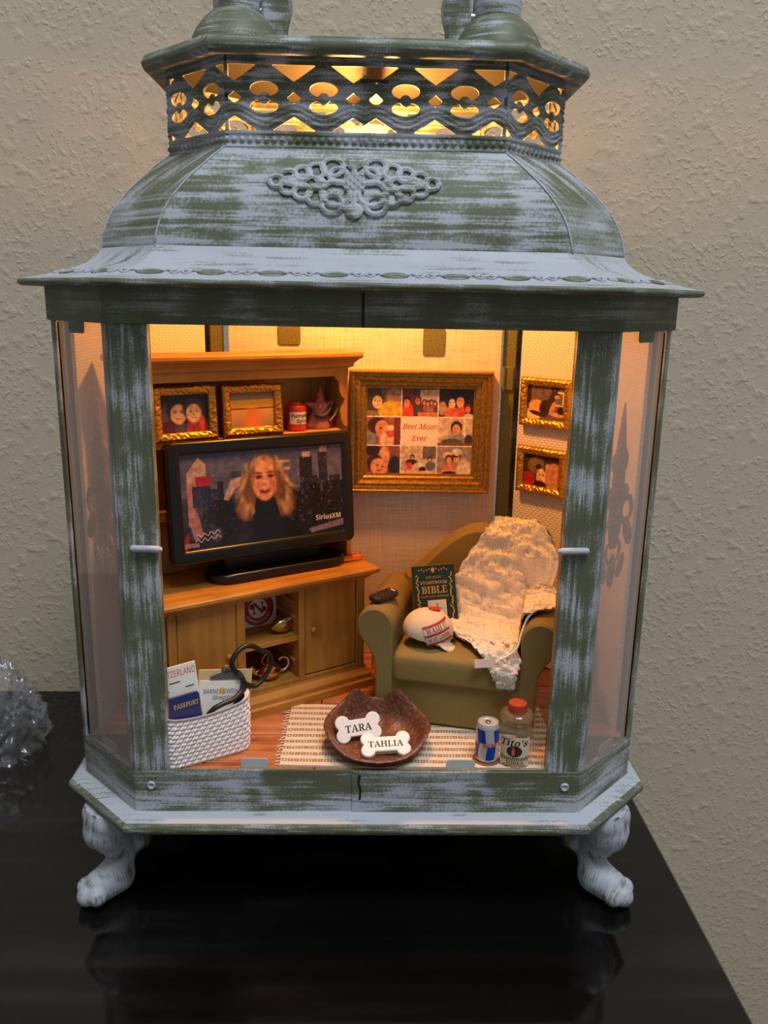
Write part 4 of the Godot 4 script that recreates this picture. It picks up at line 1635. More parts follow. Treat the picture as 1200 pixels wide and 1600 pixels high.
func build_cap() -> void:
	var K := thing("cap", "small cream ball cap with a red button and red striped patch on the armchair seat", "cap", chp(-1.68, 4.62, -1.5), Vector3(-6, 10, -12))
	var mb := MB.new()
	var f := func(p: Vector3) -> float:
		var e := p / Vector3(1.28, 1.08, 1.15)
		var d := (e.length() - 1.0) * 1.05
		d = maxf(d, -(p.y + 0.5 + 0.1 * p.x))
		# curved peak at the lower right
		var q := p - Vector3(1.0, -0.52, 0.5)
		q.y += 0.28 * q.x + 0.3 * q.z * q.z
		var vis := (Vector3(q.x / 0.95, q.y / 0.16, q.z / 0.85).length() - 1.0) * 0.2
		d = smin(d, vis, 0.08)
		# sewn panels
		var ang := atan2(p.z, p.x)
		d += 0.025 * pow(absf(cos(ang * 3.0 + 0.4)), 30.0) * smoothstep(1.1, 0.7, p.y)
		return d
	nets(mb, f, Vector3(-1.6, -1.3, -1.5), Vector3(2.3, 1.3, 1.8), 0.07)
	commit(K, "crown", mb, flat(Color(0.84, 0.77, 0.66), 0.85))
	mb = MB.new()
	ball(mb, Vector3(0.05, 1.07, 0.12), Vector3(0.32, 0.13, 0.26), Basis(), 16)
	commit(K, "button", mb, flat(Color(0.75, 0.12, 0.1), 0.6))
	var bend := func(p: Vector3) -> Vector3:
		var x := p.x * 0.88 - p.y * 0.47 + 0.14
		var y := p.x * 0.47 + p.y * 0.88 + 0.12
		var q := 1.0 - (x / 1.28) * (x / 1.28) - (y / 1.08) * (y / 1.08)
		return Vector3(x, y, 1.15 * sqrt(maxf(q, 0.02)) + 0.035 + p.z)
	var grid := func(x0: float, x1: float, y0: float, y1: float, z: float) -> MB:
		var m2 := MB.new()
		var rows := []
		for i in 9:
			var line := PackedVector3Array()
			for j in 13:
				line.append(bend.call(Vector3(lerpf(x0, x1, j / 12.0), lerpf(y1, y0, i / 8.0), z)))
			rows.append(line)
		sheet(m2, rows, false, Vector3.ZERO)
		return m2
	var patch := commit(K, "patch", grid.call(-0.62, 0.72, -0.5, 0.5, 0.0), flat(Color(0.85, 0.76, 0.68), 0.75))
	var red := flat(Color(0.7, 0.13, 0.1), 0.7)
	for y in [0.44, -0.0, -0.47]:
		commit(patch, "stripe", grid.call(-0.63, 0.73, y - 0.055, y + 0.055, 0.012), red)
	mb = MB.new()
	text(mb, "WASH U", 0.38, T(Vector3(0, 0, 0)), "Droid Serif", false, 0.0, func(p: Vector3) -> Vector3: return bend.call(p + Vector3(0.05, 0.22, 0.02)), 0.72)
	text(mb, "IN ST. LOUIS", 0.27, T(Vector3(0, 0, 0)), "Droid Serif", false, 0.0, func(p: Vector3) -> Vector3: return bend.call(p + Vector3(0.05, -0.235, 0.02)), 0.72)
	commit(patch, "lettering", mb, flat(Color(0.42, 0.1, 0.1), 0.7))

func build_remote() -> void:
	var R := thing("remote_control", "dark brown remote control lying on the left arm of the olive armchair", "remote control", chp(-3.95, 6.1, -1.35), Vector3(4, CHY + 62, 0))
	var mb := MB.new()
	var rows := []
	var o := rrect(1.75, 0.75, 0.3, 6)
	for r in [[0.8, -0.02], [0.98, 0.05], [1.0, 0.14], [0.97, 0.22], [0.88, 0.27], [0.0, 0.28]]:
		var line := PackedVector3Array()
		for p in o:
			line.append(Vector3(p.x * (1.0 - (1.0 - r[0]) * 0.5) if r[0] > 0.0 else 0.0, r[1], p.y * r[0]))
		rows.append(line)
	sheet(mb, rows, true, Vector3(0, 0.12, 0))
	commit(R, "case", mb, flat(Color(0.13, 0.085, 0.07), 0.45))
	mb = MB.new()
	for i in 5:
		for j in 3:
			ball(mb, Vector3(-0.55 + i * 0.25, 0.28, -0.2 + j * 0.2), Vector3(0.07, 0.04, 0.055), Basis(), 8)
	commit(R, "button", mb, flat(Color(0.22, 0.15, 0.13), 0.5))
	mb = MB.new()
	box(mb, Vector3(0.62, 0.285, 0.05), Vector3(0.1, 0.03, 0.3), 0.01)
	commit(R, "pale_button", mb, mats.paper)

# ------------------------------------------------------------------ printed pictures
class Pic:
	var w: int
	var h: int
	var px := PackedFloat32Array()
	func _init(ww: int, hh: int, c: Color) -> void:
		w = ww
		h = hh
		px.resize(w * h * 3)
		for i in w * h:
			px[i * 3] = c.r
			px[i * 3 + 1] = c.g
			px[i * 3 + 2] = c.b
	func put(x: int, y: int, c: Color, a: float) -> void:
		var i := (y * w + x) * 3
		px[i] = lerpf(px[i], c.r, a)
		px[i + 1] = lerpf(px[i + 1], c.g, a)
		px[i + 2] = lerpf(px[i + 2], c.b, a)
	# everything below is given in shares of the width and height
	func ell(cx: float, cy: float, rx: float, ry: float, c: Color, soft := 0.12, turn := 0.0, a := 1.0) -> void:
		var R := maxf(rx * w, ry * h) * (1.0 + soft) + 1.0
		var X := cx * w
		var Y := cy * h
		var co := cos(turn)
		var si := sin(turn)
		for y in range(maxi(0, int(Y - R)), mini(h, int(Y + R) + 1)):
			for x in range(maxi(0, int(X - R)), mini(w, int(X + R) + 1)):
				var dx := x + 0.5 - X
				var dy := y + 0.5 - Y
				var u := (dx * co + dy * si) / (rx * w)
				var v := (-dx * si + dy * co) / (ry * h)
				var d := sqrt(u * u + v * v)
				if d < 1.0 + soft:
					put(x, y, c, a * clampf((1.0 + soft - d) / (2.0 * soft), 0.0, 1.0))
	func rect(x0: float, y0: float, x1: float, y1: float, c: Color, a := 1.0) -> void:
		for y in range(maxi(0, int(y0 * h)), mini(h, int(y1 * h))):
			for x in range(maxi(0, int(x0 * w)), mini(w, int(x1 * w))):
				put(x, y, c, a)
	func grad(y0: float, y1: float, c0: Color, c1: Color) -> void:
		var a := int(y0 * h)
		var b := int(y1 * h)
		for y in range(maxi(0, a), mini(h, b)):
			var c := c0.lerp(c1, float(y - a) / maxf(1.0, b - a))
			for x in w:
				put(x, y, c, 1.0)
	func poly(pts: Array, c: Color, a := 1.0) -> void:
		var lo := Vector2(9, 9)
		var hi := Vector2(-9, -9)
		var pp := PackedVector2Array()
		for p in pts:
			var q := Vector2(p[0], p[1])
			lo = lo.min(q)
			hi = hi.max(q)
			pp.append(q)
		for y in range(maxi(0, int(lo.y * h)), mini(h, int(hi.y * h) + 1)):
			for x in range(maxi(0, int(lo.x * w)), mini(w, int(hi.x * w) + 1)):
				if Geometry2D.is_point_in_polygon(Vector2((x + 0.5) / w, (y + 0.5) / h), pp):
					put(x, y, c, a)
	func speck(n: int, x0: float, y0: float, x1: float, y1: float, c: Color, sd: int, a := 0.7) -> void:
		var g := RandomNumberGenerator.new()
		g.seed = sd
		for i in n:
			var X := clampi(int(g.randf_range(x0, x1) * w), 0, w - 3)
			var Y := clampi(int(g.randf_range(y0, y1) * h), 0, h - 3)
			var aa := a * g.randf()
			var big := w > 300
			put(X, Y, c, aa)
			if big:
				put(X + 1, Y, c, aa)
				put(X, Y + 1, c, aa)
				put(X + 1, Y + 1, c, aa)
	func soften(times: int) -> void:
		for q in times:
			var src := px.duplicate()
			for y in range(1, h - 1):
				for x in range(1, w - 1):
					var i := (y * w + x) * 3
					for c in 3:
						px[i + c] = 0.4 * src[i + c] + 0.15 * (src[i + c - 3] + src[i + c + 3] + src[i + c - w * 3] + src[i + c + w * 3])
	func blotch(a: float, sd: int) -> void:
		var fn := FastNoiseLite.new()
		fn.seed = sd
		fn.frequency = 0.035
		fn.fractal_octaves = 4
		for y in h:
			for x in w:
				var k := 1.0 + a * fn.get_noise_2d(x, y)
				var i := (y * w + x) * 3
				px[i] *= k
				px[i + 1] *= k
				px[i + 2] *= k
	func grain(a: float, sd: int) -> void:
		blotch(0.25, sd)
		soften(1)
		var g := RandomNumberGenerator.new()
		g.seed = sd
		for i in w * h:
			var k := 1.0 + g.randf_range(-a, a)
			px[i * 3] *= k
			px[i * 3 + 1] *= k
			px[i * 3 + 2] *= k
	func face(cx: float, cy: float, r: float, skin: Color, hair: Color, long := false) -> void:
		var k := float(w) / h
		ell(cx, cy - r * 0.35 * k, r * 1.15, r * 1.25 * k, hair, 0.1)
		if long:
			ell(cx - r * 0.85, cy + r * 0.4 * k, r * 0.5, r * 1.3 * k, hair, 0.15)
			ell(cx + r * 0.85, cy + r * 0.4 * k, r * 0.5, r * 1.3 * k, hair, 0.15)
		ell(cx, cy + r * 0.1 * k, r * 0.82, r * 1.05 * k, skin, 0.1)
		ell(cx + r * 0.25, cy + r * 0.2 * k, r * 0.4, r * 0.6 * k, skin.lightened(0.12), 0.5, 0.0, 0.5)
		var dk := skin.darkened(0.6)
		for s in [-1.0, 1.0]:
			ell(cx + s * r * 0.33, cy - r * 0.08 * k, r * 0.13, r * 0.07 * k, dk, 0.3)
			ell(cx + s * r * 0.35, cy - r * 0.26 * k, r * 0.18, r * 0.04 * k, hair, 0.4, 0.0, 0.6)
		ell(cx, cy + r * 0.22 * k, r * 0.09, r * 0.12 * k, skin.darkened(0.2), 0.4, 0.0, 0.7)
		ell(cx, cy + r * 0.55 * k, r * 0.3, r * 0.09 * k, Color(0.7, 0.25, 0.22), 0.25)
		ell(cx, cy + r * 0.52 * k, r * 0.22, r * 0.04 * k, Color(0.95, 0.9, 0.85), 0.3)
	func blit(o: Pic, x0: int, y0: int) -> void:
		for y in o.h:
			for x in o.w:
				var i := ((y + y0) * w + x + x0) * 3
				var j := (y * o.w + x) * 3
				px[i] = o.px[j]
				px[i + 1] = o.px[j + 1]
				px[i + 2] = o.px[j + 2]
	func tex() -> ImageTexture:
		var b := PackedByteArray()
		b.resize(px.size())
		for i in px.size():
			b[i] = clampi(int(px[i] * 255.0), 0, 255)
		return ImageTexture.create_from_image(Image.create_from_data(w, h, false, Image.FORMAT_RGB8, b))

const SKIN := Color(0.93, 0.72, 0.58)
const SKIN2 := Color(0.85, 0.6, 0.46)
const DARKHAIR := Color(0.2, 0.13, 0.1)

# moulded picture frame: prof is [share from outer to inner, height]; relief ornaments the rail
func moulding(mb: MB, w: float, h: float, rail: float, prof: Array, relief: float, sd: int) -> void:
	var fn := FastNoiseLite.new()
	fn.seed = sd
	fn.noise_type = FastNoiseLite.TYPE_CELLULAR
	fn.frequency = 2.6
	fn.fractal_type = FastNoiseLite.FRACTAL_NONE
	var c := [Vector2(-w, h) * 0.5, Vector2(w, h) * 0.5, Vector2(w, -h) * 0.5, Vector2(-w, -h) * 0.5]
	var d := [Vector2(1, -1), Vector2(-1, -1), Vector2(-1, 1), Vector2(1, 1)]
	for s in 4:
		var a: Vector2 = c[s]
		var b: Vector2 = c[(s + 1) % 4]
		var da: Vector2 = d[s]
		var db: Vector2 = d[(s + 1) % 4]
		var rows := []
		var fine := []
		for i in prof.size() - 1:
			var cnt := 4 if relief > 0.0 else 2
			for k in cnt:
				var t := float(k) / cnt
				fine.append([lerpf(prof[i][0], prof[i + 1][0], t), lerpf(prof[i][1], prof[i + 1][1], t)])
		fine.append(prof[prof.size() - 1])
		var nu := int((b - a).length() / 0.05) if relief > 0.0 else 2
		for q in fine:
			var p0: Vector2 = a + da * (rail * q[0])
			var p1: Vector2 = b + db * (rail * q[0])
			var line := PackedVector3Array()
			for j in nu + 1:
				var p: Vector2 = p0.lerp(p1, float(j) / nu)
				var z: float = q[1]
				if relief > 0.0 and q[0] > 0.02 and q[0] < 0.98:
					z += relief * (fn.get_noise_2d(p.x, p.y) * 1.2 + 0.8 * sin(p.x * 14.0 + 1.8 * sin(p.y * 13.0)) * cos(p.y * 14.0 + 1.2 * sin(p.x * 11.0)))
				line.append(Vector3(p.x, p.y, z))
			rows.append(line)
		if relief > 0.0:
			sheet(mb, rows, false, Vector3(0, 0, -4.0))
		else:
			for i in rows.size() - 1:
				sheet(mb, [rows[i], rows[i + 1]], false, Vector3(0, 0, -4.0))

func small_frame(label: String, at: Vector3, deg: Vector3, w: float, h: float, tex: Texture2D, sd: int, group: String) -> void:
	var F := thing("photo_frame", label, "picture frame", at, deg, group)
	var rail := 0.44
	var mb := MB.new()
	moulding(mb, w, h, rail, [[0.0, -0.18], [0.0, 0.0], [0.06, 0.1], [0.3, 0.2], [0.65, 0.17], [0.9, 0.12], [1.0, 0.02], [1.0, -0.06]], 0.035, sd)
	commit(F, "moulding", mb, mats.gold)
	mb = MB.new()
	box(mb, Vector3(0, 0, -0.14), Vector3(w - 0.06, h - 0.06, 0.06), 0.01)
	commit(F, "backing", mb, mats.black)
	picture(F, "photo", w - rail * 1.7, h - rail * 1.7, tex, T(Vector3(0, 0, -0.07)))

func build_wall_pictures() -> void:
	# the collage
	var F := thing("collage_frame", "large stepped gold frame holding a grid of family photos around a red handwritten square", "picture frame", Vector3(3.15, 13.42, -12.86))
	var w := 7.85
	var h := 6.75
	var mb := MB.new()
	moulding(mb, w, h, 0.98, [[0.0, -0.1], [0.0, 0.62], [0.05, 0.7], [0.12, 0.7], [0.16, 0.62], [0.3, 0.6], [0.34, 0.48], [0.5, 0.5], [0.62, 0.44], [0.66, 0.3], [0.8, 0.3], [0.9, 0.24], [0.93, 0.12], [1.0, 0.12], [1.0, 0.02]], 0.0, 5)
	commit(F, "moulding", mb, mats.gold_dull)
	mb = MB.new()
	box(mb, Vector3(0, 0, -0.04), Vector3(w - 0.1, h - 0.1, 0.08), 0.01)
	commit(F, "backing", mb, mats.black)
	var W := 480
	var H := 364
	var big := Pic.new(W, H, Color(0.92, 0.86, 0.8))
	var cw := 154
	var chh := 116
	var cells := []
	# nine cells, the middle one stays blank for the words
	var p := Pic.new(cw, chh, Color(0.28, 0.24, 0.16))
	p.rect(0.45, 0, 1, 0.6, Color(0.4, 0.35, 0.25))
	p.ell(0.8, 0.3, 0.22, 0.32, Color(0.62, 0.48, 0.36))
	p.ell(0.75, 0.95, 0.42, 0.5, Color(0.85, 0.68, 0.1), 0.05)
	p.face(0.33, 0.48, 0.17, Color(0.9, 0.74, 0.5), Color(0.3, 0.22, 0.1))
	p.ell(0.15, 1.0, 0.25, 0.2, Color(0.6, 0.45, 0.3))
	cells.append(p)
	p = Pic.new(cw, chh, Color(0.4, 0.18, 0.15))
	p.rect(0.5, 0.05, 1, 0.5, Color(0.72, 0.66, 0.62))
	p.rect(0.35, 0.0, 0.5, 0.5, Color(0.25, 0.22, 0.25))
	p.ell(0.15, 0.9, 0.18, 0.4, Color(0.82, 0.25, 0.16))
	p.face(0.13, 0.52, 0.11, Color(0.85, 0.5, 0.4), DARKHAIR)
	p.ell(0.46, 0.75, 0.14, 0.3, Color(0.28, 0.26, 0.2))
	p.face(0.43, 0.45, 0.09, Color(0.8, 0.42, 0.34), Color(0.4, 0.15, 0.1))
	for k in 4:
		p.face(0.62 + 0.1 * k, 0.5 + 0.04 * (k % 2), 0.055, Color(0.82, 0.5, 0.42), DARKHAIR)
		p.ell(0.64 + 0.1 * k, 0.72, 0.06, 0.12, [Color(0.7, 0.3, 0.25), Color(0.5, 0.5, 0.55), Color(0.75, 0.35, 0.3), Color(0.3, 0.3, 0.35)][k])
	p.rect(0.45, 0.85, 1, 1, Color(0.8, 0.45, 0.3))
	cells.append(p)
	p = Pic.new(cw, chh, Color(0.16, 0.11, 0.12))
	p.ell(0.58, 0.3, 0.26, 0.34, Color(0.1, 0.07, 0.08))
	p.ell(0.1, 0.7, 0.12, 0.25, Color(0.7, 0.55, 0.42))
	p.ell(0.35, 0.9, 0.2, 0.3, Color(0.85, 0.4, 0.22))
	p.ell(0.62, 0.9, 0.14, 0.35, Color(0.8, 0.3, 0.25))
	p.face(0.37, 0.5, 0.12, SKIN, Color(0.15, 0.08, 0.08))
	p.face(0.6, 0.45, 0.14, Color(0.86, 0.58, 0.46), Color(0.12, 0.08, 0.08))
	p.face(0.82, 0.72, 0.09, Color(0.88, 0.4, 0.3), Color(0.4, 0.12, 0.1))
	p.ell(0.85, 1.0, 0.14, 0.14, Color(0.8, 0.72, 0.66))
	cells.append(p)
	p = Pic.new(cw, chh, Color(0.62, 0.36, 0.27))
	p.rect(0.0, 0.5, 0.3, 1.0, Color(0.5, 0.52, 0.5))
	p.ell(0.35, 0.3, 0.28, 0.3, Color(0.25, 0.13, 0.1))
	p.ell(0.48, 0.42, 0.2, 0.32, Color(0.87, 0.56, 0.4), 0.08)
	p.ell(0.62, 0.85, 0.22, 0.28, Color(0.9, 0.74, 0.6))
	p.ell(0.72, 0.55, 0.12, 0.18, Color(0.85, 0.32, 0.25))
	p.ell(0.72, 0.38, 0.11, 0.1, Color(0.92, 0.85, 0.78))
	p.ell(0.45, 0.4, 0.05, 0.02, DARKHAIR, 0.3)
	p.rect(0.82, 0, 1, 1, Color(0.5, 0.2, 0.16))
	cells.append(p)
	cells.append(null)
	p = Pic.new(cw, chh, Color(0.78, 0.68, 0.6))
	p.rect(0.72, 0, 0.78, 0.7, Color(0.9, 0.85, 0.8))
	p.poly([[0.0, 0.2], [0.25, 0.3], [0.3, 0.75], [0, 0.7]], Color(0.85, 0.76, 0.66))
	p.ell(0.52, 0.75, 0.24, 0.25, Color(0.6, 0.55, 0.55))
	p.ell(0.4, 0.88, 0.3, 0.14, Color(0.3, 0.34, 0.28))
	p.face(0.52, 0.4, 0.14, SKIN2, Color(0.22, 0.14, 0.12))
	p.ell(0.88, 0.8, 0.12, 0.2, Color(0.2, 0.2, 0.24))
	p.rect(0, 0.9, 1, 1, Color(0.5, 0.28, 0.18))
	cells.append(p)
	p = Pic.new(cw, chh, Color(0.55, 0.32, 0.22))
	p.ell(0.2, 0.15, 0.25, 0.2, Color(0.2, 0.1, 0.1))
	p.speck(60, 0, 0, 0.4, 0.25, Color(0.9, 0.3, 0.3), 4)
	p.ell(0.55, 0.4, 0.16, 0.4, Color(0.9, 0.62, 0.46))
	p.ell(0.85, 0.75, 0.18, 0.4, Color(0.16, 0.15, 0.16))
	p.ell(0.3, 0.65, 0.24, 0.34, Color(0.24, 0.14, 0.1), 0.08, -0.4)
	p.ell(0.4, 0.78, 0.24, 0.34, Color(0.9, 0.6, 0.42), 0.08, -0.5)
	p.ell(0.36, 0.72, 0.04, 0.02, DARKHAIR, 0.3)
	p.ell(0.5, 0.76, 0.04, 0.02, DARKHAIR, 0.3)
	p.ell(0.42, 0.9, 0.08, 0.03, Color(0.7, 0.3, 0.25), 0.3)
	cells.append(p)
	p = Pic.new(cw, chh, Color(0.82, 0.72, 0.62))
	p.rect(0.62, 0.0, 1.0, 0.45, Color(0.45, 0.38, 0.34))
	p.speck(200, 0.64, 0, 1, 0.4, Color(0.75, 0.66, 0.58), 8)
	p.face(0.32, 0.42, 0.06, SKIN2, DARKHAIR)
	p.ell(0.3, 0.58, 0.18, 0.1, Color(0.2, 0.16, 0.16))
	p.ell(0.22, 0.72, 0.12, 0.14, Color(0.85, 0.22, 0.18))
	p.ell(0.08, 0.75, 0.09, 0.18, Color(0.75, 0.6, 0.55))
	p.ell(0.5, 0.7, 0.12, 0.12, Color(0.88, 0.84, 0.8))
	p.face(0.82, 0.5, 0.06, SKIN2, DARKHAIR)
	p.ell(0.85, 0.72, 0.14, 0.18, Color(0.4, 0.42, 0.48))
	p.ell(0.62, 0.85, 0.1, 0.1, Color(0.18, 0.14, 0.14))
	p.rect(0, 0.9, 1, 1, Color(0.86, 0.7, 0.55))
	cells.append(p)
	p = Pic.new(cw, chh, Color(0.6, 0.53, 0.48))
	p.ell(0.78, 0.85, 0.22, 0.4, Color(0.86, 0.78, 0.64))
	p.ell(0.35, 0.9, 0.22, 0.3, Color(0.86, 0.5, 0.36))
	p.ell(0.3, 0.3, 0.16, 0.12, Color(0.88, 0.78, 0.62))
	p.face(0.34, 0.5, 0.1, SKIN2, Color(0.35, 0.18, 0.12))
	p.face(0.55, 0.4, 0.11, SKIN2, Color(0.3, 0.2, 0.16))
	p.ell(0.56, 0.18, 0.14, 0.12, Color(0.85, 0.82, 0.78))
	p.ell(0.52, 0.36, 0.1, 0.03, Color(0.15, 0.12, 0.12), 0.2)
	p.ell(0.35, 1.0, 0.2, 0.1, Color(0.15, 0.12, 0.12))
	cells.append(p)
	for k in 9:
		if cells[k] != null:
			big.blit(cells[k], 3 + (k % 3) * 160, 3 + (k / 3) * 121)
	big.grain(0.07, 3)
	big.rect(163.0 / W, 124.0 / H, 317.0 / W, 240.0 / H, Color(0.93, 0.88, 0.82))
	var ph := picture(F, "photo_print", 6.1, 4.86, big.tex(), T(Vector3(-0.02, 0, 0.03)), 0.4)
	mb = MB.new()
	var red := flat(Color(0.8, 0.12, 0.12), 0.7)
	text(mb, "Best Mom", 0.4, T(Vector3(0.0, 0.28, 0.04)), "Droid Serif", false, 0.35)
	text(mb, "Ever", 0.38, T(Vector3(0.0, -0.38, 0.04)), "Droid Serif", false, 0.35)
	commit(ph, "lettering", mb, red)
	# dog on a couch, and a person with a dog
	p = Pic.new(192, 160, Color(0.42, 0.33, 0.3))
	p.rect(0.0, 0.0, 0.12, 1.0, Color(0.2, 0.15, 0.14))
	p.rect(0.75, 0.15, 1.0, 0.2, Color(0.85, 0.75, 0.65))
	p.rect(0.92, 0.15, 0.96, 0.5, Color(0.85, 0.75, 0.65))
	p.rect(0.7, 0.52, 1.0, 0.56, Color(0.85, 0.75, 0.65))
	p.rect(0, 0.72, 1, 1, Color(0.38, 0.3, 0.3))
	p.ell(0.12, 0.88, 0.25, 0.2, Color(0.85, 0.75, 0.55))
	p.ell(0.26, 0.62, 0.2, 0.2, Color(0.88, 0.58, 0.3), 0.08)
	p.ell(0.5, 0.62, 0.16, 0.22, Color(0.2, 0.13, 0.1), 0.1, 0.3)
	p.ell(0.3, 0.82, 0.22, 0.06, Color(0.22, 0.14, 0.1), 0.15, 0.2)
	p.ell(0.62, 0.5, 0.1, 0.25, Color(0.24, 0.15, 0.12), 0.1, 0.3)
	p.ell(0.68, 0.62, 0.06, 0.2, Color(0.8, 0.5, 0.3), 0.1, 0.35)
	p.ell(0.72, 0.25, 0.1, 0.1, Color(0.25, 0.16, 0.13), 0.1)
	p.ell(0.78, 0.3, 0.07, 0.05, Color(0.78, 0.5, 0.38), 0.15)
	p.ell(0.66, 0.12, 0.03, 0.1, Color(0.2, 0.13, 0.1), 0.1, -0.2)
	p.ell(0.76, 0.1, 0.03, 0.1, Color(0.2, 0.13, 0.1), 0.1, 0.2)
	p.ell(0.78, 0.8, 0.2, 0.06, Color(0.8, 0.55, 0.4), 0.15, 0.1)
	p.ell(0.9, 0.68, 0.1, 0.1, Color(0.15, 0.12, 0.12))
	p.grain(0.08, 6)
	small_frame("small ornate gold frame with a photo of a sitting dog", Vector3(9.8, 15.25, -11.55), Vector3(0, -45, 0), 3.2, 2.65, p.tex(), 21, "")
	p = Pic.new(192, 160, Color(0.25, 0.15, 0.11))
	p.rect(0.62, 0.25, 1.0, 1.0, Color(0.72, 0.48, 0.32))
	p.poly([[0.6, 0.3], [0.85, 0.2], [1, 0.3], [1, 1], [0.6, 1]], Color(0.75, 0.5, 0.34))
	p.ell(0.35, 0.35, 0.22, 0.25, Color(0.5, 0.38, 0.22), 0.15)
	p.ell(0.42, 0.38, 0.08, 0.08, Color(0.15, 0.12, 0.08), 0.2)
	p.ell(0.5, 0.68, 0.13, 0.26, Color(0.88, 0.66, 0.48), 0.08)
	p.ell(0.47, 0.92, 0.18, 0.12, Color(0.2, 0.1, 0.08), 0.15)
	p.ell(0.46, 0.62, 0.03, 0.015, DARKHAIR, 0.3)
	p.ell(0.55, 0.62, 0.03, 0.015, DARKHAIR, 0.3)
	p.ell(0.5, 0.78, 0.05, 0.02, Color(0.7, 0.3, 0.25), 0.3)
	p.ell(0.16, 0.78, 0.18, 0.22, Color(0.62, 0.14, 0.1), 0.1)
	p.speck(60, 0.02, 0.6, 0.3, 0.95, Color(0.95, 0.85, 0.8), 12)
	p.grain(0.08, 7)
	small_frame("small ornate gold frame with a dim brown photo of a face, below the dog photo", Vector3(9.8, 11.5, -11.55), Vector3(0, -45, 0), 3.15, 2.6, p.tex(), 22, "")

# ------------------------------------------------------------------ television
func build_tv() -> void:
	var V := thing("television", "black flat screen television showing a blonde presenter, on the oak cabinet", "television", cab(0.42, 11.0, -1.75), Vector3(-5.5, 32, -0.5))
	var w := 10.0
	var h := 5.85
	var mb := MB.new()
	var rows := []
	for r in [[0.6, 0.3, -0.62], [0.3, 0.2, -0.6], [0.02, 0.35, -0.42], [0.0, 0.35, 0.0], [0.04, 0.33, 0.1], [0.14, 0.28, 0.16], [0.5, 0.12, 0.17], [0.62, 0.08, 0.12], [0.66, 0.05, 0.04]]:
		rows.append(lift(rrect(w - r[0] * 2.0, h - r[0] * 2.0, r[1], 5), r[2]))
	sheet(mb, rows.slice(0, 7), true, Vector3(0, 0, -0.2))
	sheet(mb, rows.slice(6), true, Vector3(0, 0, -4.0))
	cap(mb, rows[0], Vector3(0, 0, -1))
	commit(V, "bezel", mb, mats.black)
	# picture on the screen
	var W := 512
	var H := 272
	var p := Pic.new(W, H, Color(0.2, 0.2, 0.3))
	p.grad(0.0, 0.45, Color(0.24, 0.25, 0.38), Color(0.42, 0.42, 0.54))
	p.grad(0.45, 1.0, Color(0.28, 0.27, 0.36), Color(0.12, 0.1, 0.14))
	p.ell(0.3, 0.16, 0.3, 0.06, Color(0.45, 0.45, 0.56), 0.6, 0.05, 0.6)
	p.ell(0.85, 0.2, 0.25, 0.1, Color(0.45, 0.44, 0.55), 0.6, 0.0, 0.5)
	var g := RandomNumberGenerator.new()
	g.seed = 14
	for k in 22:
		var x := g.randf_range(0.0, 0.98)
		var t := g.randf_range(0.3, 0.62)
		var bw := g.randf_range(0.03, 0.07)
		p.rect(x, t, x + bw, 1.0, Color(0.13, 0.13, 0.19).lightened(g.randf() * 0.08))
	p.rect(0.72, 0.12, 0.8, 1, Color(0.14, 0.15, 0.24))
	p.rect(0.84, 0.08, 0.9, 1, Color(0.17, 0.19, 0.3))
	p.rect(0.74, 0.07, 0.79, 0.13, Color(0.68, 0.58, 0.56))
	p.rect(0.85, 0.03, 0.9, 0.09, Color(0.6, 0.52, 0.54))
	p.rect(0.58, 0.14, 0.66, 0.17, Color(0.75, 0.6, 0.5))
	p.rect(0.6, 0.22, 0.66, 0.25, Color(0.7, 0.55, 0.5))
	p.rect(0.78, 0.42, 1.0, 1.0, Color(0.1, 0.09, 0.11))
	p.rect(0.66, 0.5, 0.8, 1.0, Color(0.12, 0.1, 0.14))
	p.rect(0.2, 0.5, 0.36, 1.0, Color(0.11, 0.1, 0.13))
	for k in 60:
		var bx := g.randf_range(0.58, 0.98) if k % 2 == 0 else g.randf_range(0.1, 0.4)
		var by := g.randf_range(0.35, 0.9)
		var bc := Color(0.3, 0.27, 0.3).lerp(Color(0.62, 0.5, 0.42), g.randf() * g.randf())
		p.rect(bx, by, bx + g.randf_range(0.008, 0.025), by + g.randf_range(0.01, 0.05), bc, 0.6)
	# lit towers on the left
	p.poly([[0.05, 0.2], [0.12, 0.04], [0.16, 0.12], [0.16, 0.3], [0.05, 0.36]], Color(0.75, 0.63, 0.58))
	p.rect(0.05, 0.3, 0.09, 0.75, Color(0.72, 0.5, 0.5))
	p.rect(0.1, 0.24, 0.18, 0.34, Color(0.7, 0.12, 0.16))
	p.rect(0.08, 0.34, 0.18, 0.56, Color(0.16, 0.2, 0.36))
	for k in 26:
		p.rect(g.randf_range(0.045, 0.15), g.randf_range(0.12, 0.85), g.randf_range(0.06, 0.17), g.randf_range(0.2, 0.9), Color(0.8, 0.66, 0.62).lerp(Color(0.2, 0.2, 0.34), g.randf()), 0.16)
	p.speck(160, 0.04, 0.1, 0.2, 0.9, Color(0.92, 0.78, 0.7), 21, 0.8)
	p.poly([[0.05, 0.7], [0.1, 0.6], [0.13, 0.85], [0.08, 0.92]], Color(0.7, 0.5, 0.48))
	p.poly([[0.25, 0.5], [0.3, 0.3], [0.4, 0.26], [0.4, 0.33], [0.32, 0.4], [0.28, 0.52]], Color(0.76, 0.64, 0.58))
	p.rect(0.3, 0.22, 0.4, 0.28, Color(0.25, 0.25, 0.35))
	p.speck(240, 0.6, 0.35, 1.0, 0.95, Color(0.9, 0.72, 0.55), 5, 0.8)
	p.speck(260, 0.02, 0.45, 0.38, 1.0, Color(0.8, 0.68, 0.62), 6, 0.6)
	p.speck(80, 0.7, 0.12, 0.92, 0.5, Color(0.95, 0.8, 0.6), 7, 0.8)
	# presenter: wavy shoulder-length hair, dark roll-neck top, face
	var hair := Color(0.66, 0.45, 0.24)
